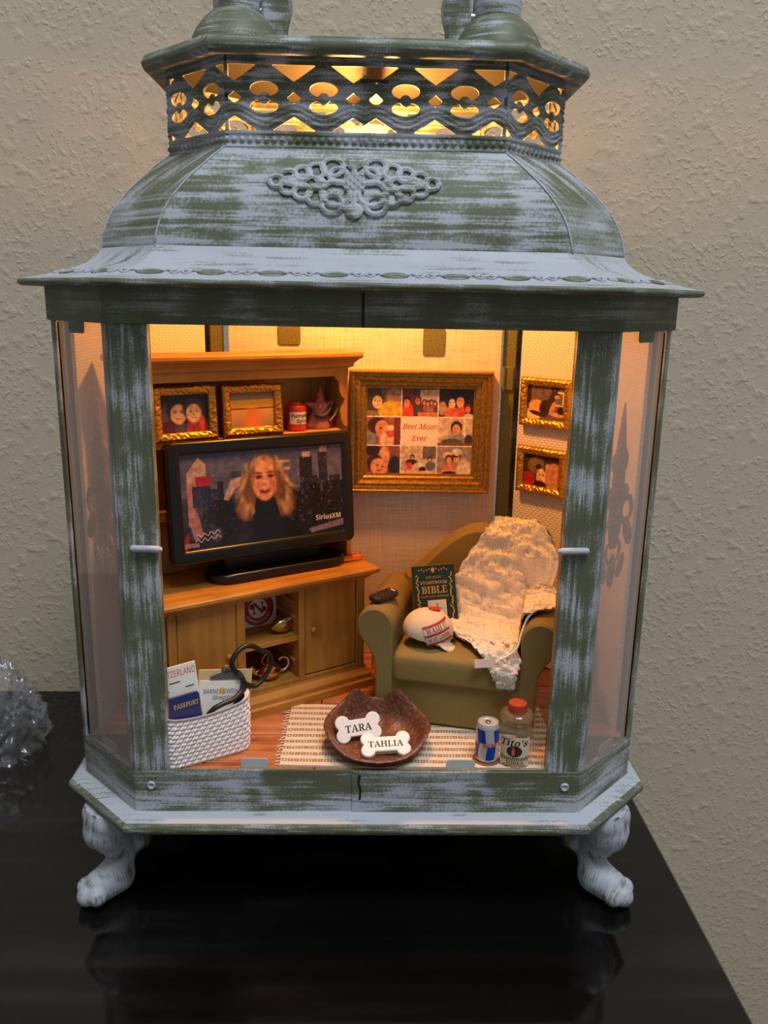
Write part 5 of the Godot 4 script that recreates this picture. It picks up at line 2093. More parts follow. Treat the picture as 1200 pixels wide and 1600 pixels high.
	var ht := Color(0.9, 0.7, 0.46)
	p.poly([[0.3, 1.0], [0.335, 0.82], [0.42, 0.7], [0.58, 0.7], [0.67, 0.82], [0.72, 1.0]], Color(0.1, 0.085, 0.08))
	p.ell(0.355, 0.95, 0.05, 0.15, Color(0.22, 0.18, 0.16), 0.6, 0.2, 0.8)
	p.ell(0.5, 0.31, 0.105, 0.25, hair.darkened(0.3), 0.1)
	for s in [-1.0, 1.0]:
		p.ell(0.5 + s * 0.1, 0.42, 0.05, 0.2, hair.darkened(0.3), 0.2, s * -0.18)
		p.ell(0.5 + s * 0.12, 0.6, 0.062, 0.13, hair.darkened(0.25), 0.2, s * -0.1)
		p.ell(0.5 + s * 0.115, 0.67, 0.05, 0.08, hair.darkened(0.15), 0.3)
		for k in 9:
			var u := k / 8.0
			var yy := 0.16 + u * 0.5
			var xx := 0.075 + 0.075 * sin(u * 2.6) + 0.012 * sin(u * 14.0 + s)
			p.ell(0.5 + s * xx, yy, 0.012, 0.065, ht.darkened(0.12 * (k % 3)), 0.6, s * (-0.35 + 0.5 * sin(u * 9.0)), 0.75)
			p.ell(0.5 + s * (xx - 0.025), yy + 0.03, 0.008, 0.06, hair.darkened(0.35), 0.6, s * -0.3, 0.7)
		for k in 4:
			p.ell(0.5 + s * (0.1 + 0.017 * k), 0.6 + 0.035 * ((k * 2) % 3), 0.022, 0.03, ht.darkened(0.1 * k), 0.5, s * 0.7, 0.6)
	p.poly([[0.44, 0.55], [0.46, 0.48], [0.54, 0.48], [0.56, 0.55], [0.585, 0.74], [0.415, 0.74]], Color(0.1, 0.08, 0.075))
	p.ell(0.497, 0.345, 0.075, 0.215, Color(0.95, 0.6, 0.42), 0.07)
	p.ell(0.505, 0.2, 0.05, 0.07, Color(0.9, 0.62, 0.45), 0.5, 0.0, 0.8)
	p.ell(0.51, 0.41, 0.045, 0.1, Color(0.92, 0.64, 0.49), 0.6, 0.0, 0.7)
	p.ell(0.553, 0.42, 0.018, 0.12, Color(0.7, 0.4, 0.29), 0.7, -0.2, 0.6)
	for s in [-1.0, 1.0]:
		p.ell(0.5 + s * 0.048, 0.155, 0.016, 0.09, ht, 0.5, s * -0.75, 0.85)
		p.ell(0.5 + s * 0.07, 0.27, 0.012, 0.12, hair.darkened(0.1), 0.5, s * -0.12, 0.9)
		p.ell(0.5 + s * 0.036, 0.297, 0.022, 0.022, Color(0.45, 0.24, 0.2), 0.5, 0.0, 0.8)
		p.ell(0.5 + s * 0.036, 0.3, 0.014, 0.012, Color(0.16, 0.09, 0.09), 0.4)
		p.ell(0.5 + s * 0.037, 0.258, 0.024, 0.009, Color(0.42, 0.24, 0.15), 0.5, s * -0.04)
	p.ell(0.495, 0.385, 0.014, 0.016, Color(0.68, 0.38, 0.28), 0.6, 0.0, 0.8)
	p.ell(0.498, 0.462, 0.03, 0.024, Color(0.66, 0.28, 0.24), 0.35)
	p.ell(0.498, 0.452, 0.022, 0.012, Color(0.22, 0.07, 0.07), 0.4)
	p.ell(0.498, 0.445, 0.015, 0.005, Color(0.92, 0.85, 0.8), 0.5)
	for s in [-1.0, 1.0]:
		p.ell(0.498 + s * 0.028, 0.446, 0.008, 0.008, Color(0.66, 0.28, 0.24), 0.5)
	p.ell(0.42, 0.66, 0.012, 0.035, Color(0.75, 0.66, 0.52), 0.6, 0.0, 0.7)
	# corner strips
	p.poly([[0.76, 0.93], [0.99, 0.86], [1, 0.93], [0.78, 0.98]], Color(0.5, 0.46, 0.56))
	p.poly([[0.0, 0.95], [0.04, 0.8], [0.05, 0.86], [0.03, 1.0], [0, 1]], Color(0.65, 0.12, 0.14))
	p.rect(0.02, 0.92, 0.1, 0.97, Color(0.75, 0.6, 0.6), 0.7)
	p.ell(0.2, 0.86, 0.03, 0.06, Color(0.45, 0.42, 0.48), 0.6)
	p.grain(0.1, 9)
	var sc := picture(V, "screen", 8.9, 4.62, p.tex(), T(Vector3(-0.05, 0.02, 0.06)), 0.18)
	mb = MB.new()
	text(mb, "SiriusXM", 0.36, T(Vector3(3.45, -1.45, 0.075)), "Droid Sans", true)
	for k in 2:
		var sq := []
		for i in 13:
			sq.append(Vector3(-3.75 + i * 0.1 + 0.05 * k, -1.62 - 0.24 * k + 0.09 * sin(i * 1.9 + k) + 0.012 * i, 0.075))
		tube(mb, spline(sq, 3), 0.018, 5)
	commit(sc, "lettering", mb, flat(Color(0.9, 0.86, 0.84), 0.5))
	# stand on the worktop (same object, so it is placed by undoing the tilt)
	var inv := V.transform.affine_inverse()
	var at := cab(1.25, 6.82, -2.35) * U
	var lx := Transform3D(Basis(Vector3.UP, deg_to_rad(31.0)), at)
	var rel := inv * lx
	var lx2 := Transform3D(rel.basis, rel.origin / U)
	mb = MB.new()
	rows = []
	var o := rrect(7.7, 2.3, 1.1, 8)
	for r in [[0.96, 0.0], [1.0, 0.08], [1.0, 0.3], [0.97, 0.42], [0.9, 0.47]]:
		var line := PackedVector3Array()
		for q in o:
			line.append(lx2 * Vector3(q.x * (1.0 - (1.0 - r[0]) * 0.35), r[1], q.y * r[0]))
		rows.append(line)
	sheet(mb, rows, true, lx2 * Vector3(0, 0.2, 0))
	rows = []
	for r in [[0.9, 0.47], [0.82, 0.4], [0.76, 0.34], [0.0, 0.34]]:
		var line := PackedVector3Array()
		for q in o:
			line.append(lx2 * Vector3(q.x * (1.0 - (1.0 - r[0]) * 0.35) if r[0] > 0.0 else 0.0, r[1], q.y * r[0]))
		rows.append(line)
	sheet(mb, rows, true, lx2 * Vector3(0, -6.0, 0))
	commit(V, "stand", mb, mats.black)
	mb = MB.new()
	box(mb, lx2 * Vector3(-0.1, 0.95, -0.25), Vector3(5.4, 1.3, 0.4), 0.1, lx2.basis)
	commit(V, "neck", mb, mats.black)

# ------------------------------------------------------------------ things on the cabinet
func build_shelf_things() -> void:
	var p := Pic.new(200, 164, Color(0.14, 0.1, 0.12))
	p.rect(0.0, 0.0, 1, 0.3, Color(0.1, 0.09, 0.12))
	p.ell(0.12, 0.55, 0.12, 0.3, Color(0.4, 0.3, 0.38), 0.2)
	p.ell(0.22, 0.9, 0.28, 0.25, Color(0.35, 0.12, 0.16))
	p.ell(0.75, 0.9, 0.25, 0.3, Color(0.62, 0.2, 0.13))
	p.ell(0.4, 0.85, 0.12, 0.15, Color(0.35, 0.3, 0.3))
	p.face(0.37, 0.48, 0.2, Color(0.95, 0.74, 0.55), Color(0.16, 0.1, 0.09))
	p.face(0.68, 0.48, 0.19, Color(0.96, 0.77, 0.58), Color(0.3, 0.18, 0.12))
	p.ell(0.84, 0.75, 0.06, 0.2, Color(0.8, 0.32, 0.16), 0.2)
	p.grain(0.07, 2)
	small_frame("gold frame with a photo of two smiling people on the hutch shelf", cab(-3.12, 15.12, -2.95), Vector3(-3, 32.6, 0.5), 3.18, 2.62, p.tex(), 31, "")
	p = Pic.new(200, 164, Color(0.3, 0.3, 0.36))
	p.grad(0.0, 0.22, Color(0.4, 0.42, 0.44), Color(0.62, 0.5, 0.34))
	p.grad(0.22, 0.45, Color(0.98, 0.72, 0.2), Color(1.0, 0.7, 0.1))
	p.rect(0, 0.445, 1, 0.47, Color(0.5, 0.3, 0.18))
	p.grad(0.48, 1.0, Color(1.0, 0.7, 0.3), Color(0.5, 0.42, 0.4))
	p.ell(0.5, 0.42, 0.12, 0.05, Color(1.0, 0.75, 0.25), 0.6)
	for k in 16:
		p.ell(0.5 + 0.03 * sin(k * 2.3), 0.48 + k * 0.032, 0.1 + 0.008 * k, 0.012, Color(1.0, 0.42, 0.05), 0.6, 0.0, 0.9)
	p.speck(700, 0.0, 0.55, 1.0, 1.0, Color(0.85, 0.75, 0.62), 3, 0.6)
	p.speck(500, 0.0, 0.65, 1.0, 1.0, Color(0.22, 0.22, 0.28), 4, 0.6)
	p.soften(1)
	small_frame("gold frame with a picture of an orange sunset over water on the hutch shelf", cab(0.38, 15.1, -2.95), Vector3(-5, 32.9, 0), 3.25, 2.55, p.tex(), 32, "")
	# pumpkin candle
	var K := thing("candle", "small orange jar candle with a handwritten white label on the hutch shelf", "candle", cab(3.1, 13.84, -3.5), Vector3(0, 33, 0))
	var mb := MB.new()
	lathe(mb, [[0.0, 0.0], [0.46, 0.0], [0.51, 0.05], [0.51, 1.2], [0.48, 1.28], [0.4, 1.32], [0.0, 1.36]], 28)
	commit(K, "wax", mb, flat(Color(0.82, 0.22, 0.08), 0.45))
	mb = MB.new()
	ball(mb, Vector3(-0.03, 1.37, 0), Vector3(0.26, 0.07, 0.24), Basis(), 12)
	commit(K, "melted_top", mb, flat(Color(0.88, 0.3, 0.1), 0.35))
	mb = MB.new()
	tube(mb, PackedVector3Array([Vector3(0, 1.38, 0), Vector3(0.01, 1.5, 0), Vector3(0.03, 1.56, 0)]), 0.03, 6)
	commit(K, "wick", mb, mats.ink)
	var bend := func(q: Vector3) -> Vector3:
		var a := q.x / 0.52
		return Vector3(sin(a) * (0.52 + q.z), q.y, cos(a) * (0.52 + q.z))
	mb = MB.new()
	var rows := []
	for i in 2:
		var line := PackedVector3Array()
		for j in 15:
			line.append(bend.call(Vector3(-0.62 + 1.24 * j / 14.0, 0.98 - 0.62 * i, 0.0)))
		rows.append(line)
	sheet(mb, rows, false, Vector3(0, 0.7, 0))
	var lab := commit(K, "label", mb, mats.paper)
	mb = MB.new()
	text(mb, "Pumpkin", 0.27, Transform3D.IDENTITY, "Droid Sans", true, 0.1, func(q: Vector3) -> Vector3: return bend.call(q + Vector3(0.04, 0.8, 0.008)))
	text(mb, "Spice", 0.27, Transform3D.IDENTITY, "Droid Sans", true, 0.1, func(q: Vector3) -> Vector3: return bend.call(q + Vector3(0.1, 0.53, 0.008)))
	commit(lab, "lettering", mb, mats.ink)
	# starfish figurine
	var S := thing("figurine", "pink glittery starfish figurine with a dark sash on the right of the hutch shelf", "figurine", cab(4.55, 13.82, -3.55), Vector3(0, 30, 0))
	mb = MB.new()
	var f := func(q: Vector3) -> float:
		var c := Vector3(0, 1.05, 0)
		var d := (q - c).length() - 0.34
		for arm in [[0.0, 1.15, 0.34, 0.06], [1.22, 0.98, 0.3, 0.05], [-1.22, 0.95, 0.3, 0.05], [2.55, 1.1, 0.34, 0.16], [-2.55, 1.1, 0.36, 0.2]]:
			var e: Vector3 = c + Vector3(sin(arm[0]), cos(arm[0]), 0) * arm[1]
			d = smin(d, capsule(q, c, e, arm[2], arm[3]), 0.12)
		d = smin(d, capsule(q, Vector3(0, 0.1, 0.05), Vector3(-0.05, 0.7, 0.02), 0.5, 0.34), 0.1)
		return d + 0.012 * sin(q.x * 34.0) * sin(q.y * 34.0)
	nets(mb, f, Vector3(-1.3, -0.45, -0.7), Vector3(1.3, 2.45, 0.75), 0.065)
	commit(S, "body", mb, grainy(Color(0.68, 0.36, 0.4), 55, 0.8, 0.3, 0.03, 0.5, 0.16))
	mb = MB.new()
	tube(mb, spline([Vector3(-0.42, 0.82, 0.26), Vector3(-0.1, 0.7, 0.42), Vector3(0.25, 0.86, 0.38), Vector3(0.55, 1.15, 0.2)], 6), 0.13, 8)
	commit(S, "sash", mb, flat(Color(0.22, 0.2, 0.3), 0.6))
	mb = MB.new()
	for sx in [-1, 1]:
		ball(mb, Vector3(sx * 0.14, 1.2, 0.31), Vector3(0.1, 0.12, 0.06), Basis(), 10)
	commit(S, "eye", mb, flat(Color(0.66, 0.58, 0.4), 0.3))
	mb = MB.new()
	tube(mb, PackedVector3Array([Vector3(0.45, 0.4, 0.3), Vector3(0.75, 0.75, 0.3), Vector3(0.92, 1.0, 0.25)]), 0.07, 8)
	ball(mb, Vector3(0.92, 0.92, 0.26), Vector3(0.16, 0.18, 0.12), Basis(), 10)
	commit(S, "wand", mb, flat(Color(0.6, 0.48, 0.44), 0.5))
	# orange candy packet on the worktop
	var Y := thing("candy_packet", "orange candy packet lying on the right end of the oak worktop", "candy", cab(5.4, 6.83, -1.75), Vector3(0, 26, 0))
	mb = MB.new()
	rows = []
	for r in [[0.96, 0.0], [1.0, 0.06], [1.0, 0.2], [0.94, 0.27], [0.0, 0.29]]:
		var line := PackedVector3Array()
		for q in rrect(1.25, 0.55, 0.08, 3):
			line.append(Vector3(q.x * r[0], r[1], q.y * r[0]))
		rows.append(line)
	sheet(mb, rows, true, Vector3(0, 0.1, 0))
	commit(Y, "wrapper", mb, flat(Color(0.9, 0.4, 0.12), 0.35))
	mb = MB.new()
	text(mb, "Reese's", 0.34, T(Vector3(0, 0.3, -0.02), Vector3(-90, 0, 0)), "Droid Serif", true, 0.2)
	commit(Y, "lettering", mb, flat(Color(0.3, 0.1, 0.05), 0.6))
	mb = MB.new()
	box(mb, Vector3(0, 0.1, 0.277), Vector3(1.1, 0.1, 0.01), 0.0)
	commit(Y, "yellow_band", mb, flat(Color(0.95, 0.66, 0.2), 0.5))
	# round team plaque
	var Q := thing("plaque", "white square plaque with a red ring and red letter emblem inside the upper cubby", "plaque", cab(0.3, 4.72, -2.75), Vector3(-5, 33, -1))
	mb = MB.new()
	box(mb, Vector3.ZERO, Vector3(2.15, 1.95, 0.1), 0.02)
	commit(Q, "board", mb, mats.paper)
	var red := flat(Color(0.68, 0.1, 0.12), 0.55)
	mb = MB.new()
	plate(mb, func(x: float, y: float) -> float: return 0.19 - absf(Vector2(x, y).length() - 0.72), Vector2(-0.95, -0.95), Vector2(0.95, 0.95), 0.05, 0.005, func(_x: float, _y: float) -> float: return 0.0, func(x: float, y: float, z: float) -> Vector3: return Vector3(x, y, z + 0.06))
	commit(Q, "ring", mb, red)
	mb = MB.new()
	text(mb, "N", 0.85, T(Vector3(0, 0.0, 0.062)), "Droid Serif", true, 0.0, null, 1.15)
	commit(Q, "letter", mb, red)
	mb = MB.new()
	for q in [[-0.36, 0.12], [0.38, -0.08]]:
		box(mb, Vector3(q[0], q[1], 0.056), Vector3(0.16, 0.24, 0.008), 0.0)
	commit(Q, "dark_block", mb, mats.ink)
	mb = MB.new()
	var ringtext := func(s: String, mid: float, flipt: bool) -> void:
		for i in s.length():
			var a := mid + (i - (s.length() - 1) * 0.5) * (0.235 if not flipt else -0.205)
			var xf := T(Vector3(sin(a) * 0.72, cos(a) * 0.72, 0.068)) * Transform3D(Basis(Vector3.BACK, -a + (PI if flipt else 0.0)), Vector3.ZERO)
			text(mb, s[i], 0.2, xf, "Droid Sans", true)
	ringtext.call("NEBRASKA", 0.0, false)
	ringtext.call("CORNHUSKERS", PI, true)
	commit(Q, "lettering", mb, mats.paper)
	# football
	var B := thing("football", "small shiny gold football with pale laces in front of the plaque", "football", cab(1.05, 4.19, -1.35), Vector3(0, 45, 4))
	mb = MB.new()
	var prof := []
	for i in 17:
		var t := -1.0 + i / 8.0
		prof.append([0.47 * pow(maxf(0.0, 1.0 - t * t), 0.8), t * 0.8])
	lathe(mb, prof, 24, Vector3.ZERO, Basis(Vector3.BACK, -PI / 2))
	commit(B, "ball", mb, mats.brass)
	mb = MB.new()
	for i in 5:
		box(mb, Vector3(-0.28 + i * 0.14, 0.3, 0.33), Vector3(0.05, 0.24, 0.05), 0.02, Basis(Vector3.RIGHT, -0.83))
	commit(B, "lace", mb, mats.paper)
	mb = MB.new()
	for y in [-0.1, 0.1]:
		box(mb, Vector3(0, 0.3 + y * 0.68, 0.335 - y * 0.7), Vector3(0.72, 0.03, 0.05), 0.01, Basis(Vector3.RIGHT, -0.83))
	commit(B, "lace_band", mb, mats.ink)
	# little brass kettle
	var P := thing("kettle", "tiny brass kettle with curled handle in the lower cubby", "kettle", cab(0.1, 1.41, -1.25), Vector3(0, 33, 0))
	mb = MB.new()
	lathe(mb, [[0.0, 0.0], [0.36, 0.0], [0.4, 0.06], [0.58, 0.2], [0.68, 0.45], [0.62, 0.68], [0.42, 0.82], [0.36, 0.86], [0.36, 0.9], [0.2, 0.98], [0.0, 1.02]], 28)
	commit(P, "pot", mb, mats.brass)
	mb = MB.new()
	lathe(mb, [[0.0, 0.0], [0.06, 0.0], [0.05, 0.08], [0.1, 0.14], [0.0, 0.2]], 12, Vector3(0, 1.0, 0))
	commit(P, "lid_knob", mb, mats.brass)
	mb = MB.new()
	var pts := []
	for i in 10:
		var a := deg_to_rad(-110 + i * 27)
		pts.append(Vector3(0.86 + cos(a) * 0.34, 0.6 + sin(a) * 0.36, 0))
	tube(mb, spline(pts, 3), 0.06, 8)
	commit(P, "handle", mb, flat(Color(0.85, 0.78, 0.66), 0.3, 0.6))
	mb = MB.new()
	tube(mb, spline([Vector3(-0.5, 0.4, 0), Vector3(-0.75, 0.5, 0), Vector3(-0.85, 0.75, 0), Vector3(-0.98, 0.86, 0)], 4), [0.16, 0.155, 0.15, 0.14, 0.13, 0.12, 0.11, 0.1, 0.09, 0.085, 0.08, 0.075, 0.07], 10)
	commit(P, "spout", mb, mats.brass)
	mb = MB.new()
	pts = []
	for i in 13:
		var a := deg_to_rad(i * 15.0)
		pts.append(Vector3(cos(a) * 0.34, 0.92 + sin(a) * 0.42, 0))
	tube(mb, spline(pts, 2), 0.04, 8)
	commit(P, "bail", mb, mats.brass)

# ------------------------------------------------------------------ basket and what it holds
const BK := Vector3(-6.8, 0, -0.95)
const BKY := 30.0
func bkp(x: float, y: float, z: float) -> Vector3:
	return BK + Basis(Vector3.UP, deg_to_rad(BKY)) * Vector3(x, y, z)

func build_basket() -> void:
	var K := thing("basket", "white knitted basket holding papers at the left front of the lantern floor", "basket", bkp(0.05, 0.0, -0.85), Vector3(0, BKY, 0))
	var mb := MB.new()
	var rows := []
	var inn := []
	var nu := 280
	var nv := 88
	var per := rrect(4.0, 1.75, 0.55, 12)
	# resample the outline evenly
	var pts := PackedVector2Array()
	var acc := [0.0]
	for i in per.size():
		acc.append(acc[i] + per[i].distance_to(per[(i + 1) % per.size()]))
	var tot: float = acc[per.size()]
	var kk := 0
	for i in nu:
		var s := tot * i / nu
		while acc[kk + 1] < s:
			kk += 1
		var t: float = (s - acc[kk]) / maxf(1e-6, acc[kk + 1] - acc[kk])
		pts.append(per[kk].lerp(per[(kk + 1) % per.size()], t))
	for v in nv + 1:
		var line := PackedVector3Array()
		var line2 := PackedVector3Array()
		var f := float(v) / nv
		for i in nu:
			var q := pts[i]
			var n2 := (pts[(i + 1) % nu] - pts[(i + nu - 1) % nu]).normalized()
			var out := Vector2(n2.y, -n2.x)
			var top := 2.66 - 0.28 * (1.0 - pow(clampf(q.x / 2.0, -1.0, 1.0), 2.0)) * (1.0 if q.y > 0.0 else 0.3) + 0.1 * (q.x / 2.0)
			var bulge := 1.0 + 0.03 * sin(f * PI)
			var row := f * 12.0
			var st := float(i) / nu * 30.0
			var ph := 0.5 * float(int(row) % 2)
			var fr := fposmod(row, 1.0)
			var sf := fposmod(st + ph + 0.5 * (fr - 0.5), 1.0)
			var b := pow(sin(sf * PI), 0.55) * pow(sin(fr * PI), 0.6)
			var d := 0.075 * b + 0.02 * sin(float(i) * 1.7 + row * 5.0)
			if f > 0.955:
				d = 0.1
			line.append(Vector3(q.x * bulge + out.x * d, top * f + (0.02 if f > 0.0 else 0.0), q.y * bulge + out.y * d))
			line2.append(Vector3(q.x * bulge - out.x * 0.12, maxf(0.1, top * f), q.y * bulge - out.y * 0.12))
		rows.append(line)
		if v % 6 == 0:
			inn.append(line2)
	sheet(mb, rows, true, Vector3(0, 1.3, 0))
	sheet(mb, [rows[nv], inn[inn.size() - 1]], true, Vector3(0, -9.0, 0))
	var from := mb.v.size()
	sheet(mb, inn, true, Vector3(0, 1.3, 0), true)
	cap(mb, inn[0], Vector3.UP)
	commit(K, "knit_body", mb, mats.knit)
	from = 0
	# brochure
	var R := thing("brochure", "folded white and blue travel brochure with red lettering standing in the knitted basket", "brochure", bkp(-1.02, 3.05, -0.95), Vector3(-5, 29, 4.5))
	mb = MB.new()
	box(mb, Vector3.ZERO, Vector3(1.9, 2.85, 0.07), 0.01)
	commit(R, "sheet", mb, mats.paper)
	mb = MB.new()
	box(mb, Vector3(0, -0.72, 0.037), Vector3(1.88, 1.38, 0.006), 0.0)
	commit(R, "blue_panel", mb, grainy(Color(0.14, 0.27, 0.52), 61, 1.5, 0.35, 0.0, 0.45, 0.03))
	mb = MB.new()
	text(mb, "SWITZERLAND", 0.42, T(Vector3(0.02, 1.08, 0.042)), "Droid Sans", false, 0.0, null, 0.66)
	commit(R, "lettering", mb, flat(Color(0.8, 0.25, 0.2), 0.6))
	mb = MB.new()
	for q in [[-0.1, 0.66, 0.5], [0.55, 0.34, 0.4], [-0.55, 0.3, 0.3]]:
		box(mb, Vector3(q[0], q[1], 0.04), Vector3(q[2], 0.05, 0.006), 0.0)
	commit(R, "small_print", mb, mats.ink)
	mb = MB.new()
	text(mb, "Jungfrau", 0.24, T(Vector3(0.2, -0.32, 0.046)), "Droid Serif", true, 0.3)
	commit(R, "small_lettering", mb, mats.gold_print)
	# passport
	var P := thing("passport", "dark blue passport with gold lettering leaning at the front of the knitted basket", "passport", bkp(-1.12, 2.25, -0.35), Vector3(-6, 29, 4.0))
	mb = MB.new()
	prism(mb, rrect(1.85, 2.1, 0.14), -0.06, 0.06, 0.015)
	commit(P, "cover", mb, flat(Color(0.11, 0.15, 0.36), 0.5))
	mb = MB.new()
	box(mb, Vector3(0.02, 0, 0), Vector3(1.84, 2.0, 0.07), 0.01)
	commit(P, "pages", mb, mats.paper)
	mb = MB.new()
	text(mb, "PASSPORT", 0.3, T(Vector3(0.28, 0.58, 0.064)), "Droid Serif", true, 0.0, null, 0.72)
	commit(P, "lettering", mb, mats.gold_print)
	# clipboard
	var C := thing("clipboard", "tan clipboard with a white hospital letterhead sheet in the knitted basket", "clipboard", bkp(1.08, 2.35, -0.95), Vector3(-5, 20, -7))
	mb = MB.new()
	prism(mb, rrect(2.5, 2.9, 0.06), -0.05, 0.03, 0.01)
	commit(C, "board", mb, flat(Color(0.78, 0.68, 0.47), 0.55))
	mb = MB.new()
	prism(mb, PackedVector2Array([Vector2(-0.72, 0), Vector2(0.72, 0), Vector2(0.7, 0.16), Vector2(0.42, 0.3), Vector2(0.24, 0.36), Vector2(0.22, 0.52), Vector2(0.1, 0.64), Vector2(-0.1, 0.64), Vector2(-0.22, 0.52), Vector2(-0.24, 0.36), Vector2(-0.42, 0.3), Vector2(-0.7, 0.16)]), 0.03, 0.12, 0.02, T(Vector3(0, 1.02, 0)))
	var cl := commit(C, "clip", mb, flat(Color(0.45, 0.43, 0.42), 0.35, 0.7))
	mb = MB.new()
	lathe(mb, [[0.15, 0.0], [0.15, 0.06], [0.08, 0.07], [0.07, 0.0]], 16, Vector3(0, 1.5, 0.12), Basis(Vector3.RIGHT, PI / 2))
	commit(cl, "eyelet", mb, mats.brass)
	mb = MB.new()
	box(mb, Vector3(-0.12, -0.4, 0.05), Vector3(2.15, 2.7, 0.03), 0.01)
	var sh := commit(C, "paper_sheet", mb, mats.paper)
	mb = MB.new()
	text(mb, "BARNES", 0.31, T(Vector3(-0.56, 0.42, 0.072)), "Droid Sans", false, 0.0, null, 0.75)
	text(mb, "JEWISH", 0.31, T(Vector3(0.28, 0.42, 0.072)), "Droid Sans", false, 0.0, null, 0.75)
	text(mb, "Hospital", 0.27, T(Vector3(0.0, 0.12, 0.072)), "Droid Serif", false, 0.25)
	commit(sh, "lettering", mb, flat(Color(0.12, 0.16, 0.36), 0.7))
	mb = MB.new()
	prism(mb, PackedVector2Array([Vector2(-0.08, -0.12), Vector2(0.1, -0.12), Vector2(0.12, 0.05), Vector2(0.05, 0.16), Vector2(-0.06, 0.16), Vector2(-0.12, 0.02)]), 0.065, 0.072, 0.0, T(Vector3(-0.12, 0.45, 0)))
	commit(sh, "logo", mb, flat(Color(0.95, 0.7, 0.1), 0.6))
	# stethoscope
	var S := thing("stethoscope", "black stethoscope looping out of the right side of the knitted basket", "stethoscope", bkp(0, 0, 0), Vector3(0, BKY, 0))
	mb = MB.new()
	tube(mb, spline([Vector3(0.0, 1.8, -0.5), Vector3(0.35, 2.28, -0.36), Vector3(0.8, 2.46, -0.32), Vector3(1.35, 2.54, -0.38), Vector3(1.8, 2.74, -0.56), Vector3(1.98, 3.15, -0.7), Vector3(1.85, 3.45, -0.75), Vector3(1.55, 3.85, -0.8), Vector3(1.5, 4.2, -0.8), Vector3(1.72, 4.55, -0.85), Vector3(2.15, 4.78, -0.9), Vector3(2.6, 4.7, -0.9), Vector3(3.0, 4.4, -0.85)], 6), 0.12, 12)
	tube(mb, spline([Vector3(1.98, 3.1, -0.7), Vector3(2.3, 2.86, -0.7), Vector3(2.6, 2.78, -0.72), Vector3(2.95, 2.95, -0.78), Vector3(3.3, 3.35, -0.82), Vector3(3.5, 3.8, -0.84), Vector3(3.35, 4.2, -0.85), Vector3(3.0, 4.42, -0.85)], 6), 0.115, 12)
	tube(mb, spline([Vector3(1.98, 3.15, -0.7), Vector3(2.0, 2.8, -0.68), Vector3(1.85, 2.45, -0.66), Vector3(1.6, 2.1, -0.7), Vector3(1.5, 1.6, -0.75)], 5), 0.13, 12)
	commit(S, "tubing", mb, mats.rubber)
	mb = MB.new()
	tube(mb, PackedVector3Array([Vector3(1.9, 3.38, -0.74), Vector3(1.72, 3.62, -0.78)]), 0.16, 12)
	commit(S, "metal_joint", mb, flat(Color(0.2, 0.19, 0.19), 0.35))

# ------------------------------------------------------------------ things on the lantern floor
func bone(f_len: float, f_w: float) -> PackedVector2Array:
	var o := PackedVector2Array()
	var r := f_w * 0.27
	var cx := f_len * 0.5 - r
	var cy := f_w * 0.5 - r
	for q in [[1, 1, -60, 165], [-1, 1, 15, 240], [-1, -1, 120, 345], [1, -1, 195, 420]]:
		for i in 13:
			var a := deg_to_rad(lerpf(q[2], q[3], i / 12.0))
			o.append(Vector2(q[0] * cx + cos(a) * r, q[1] * cy + sin(a) * r))
	return o

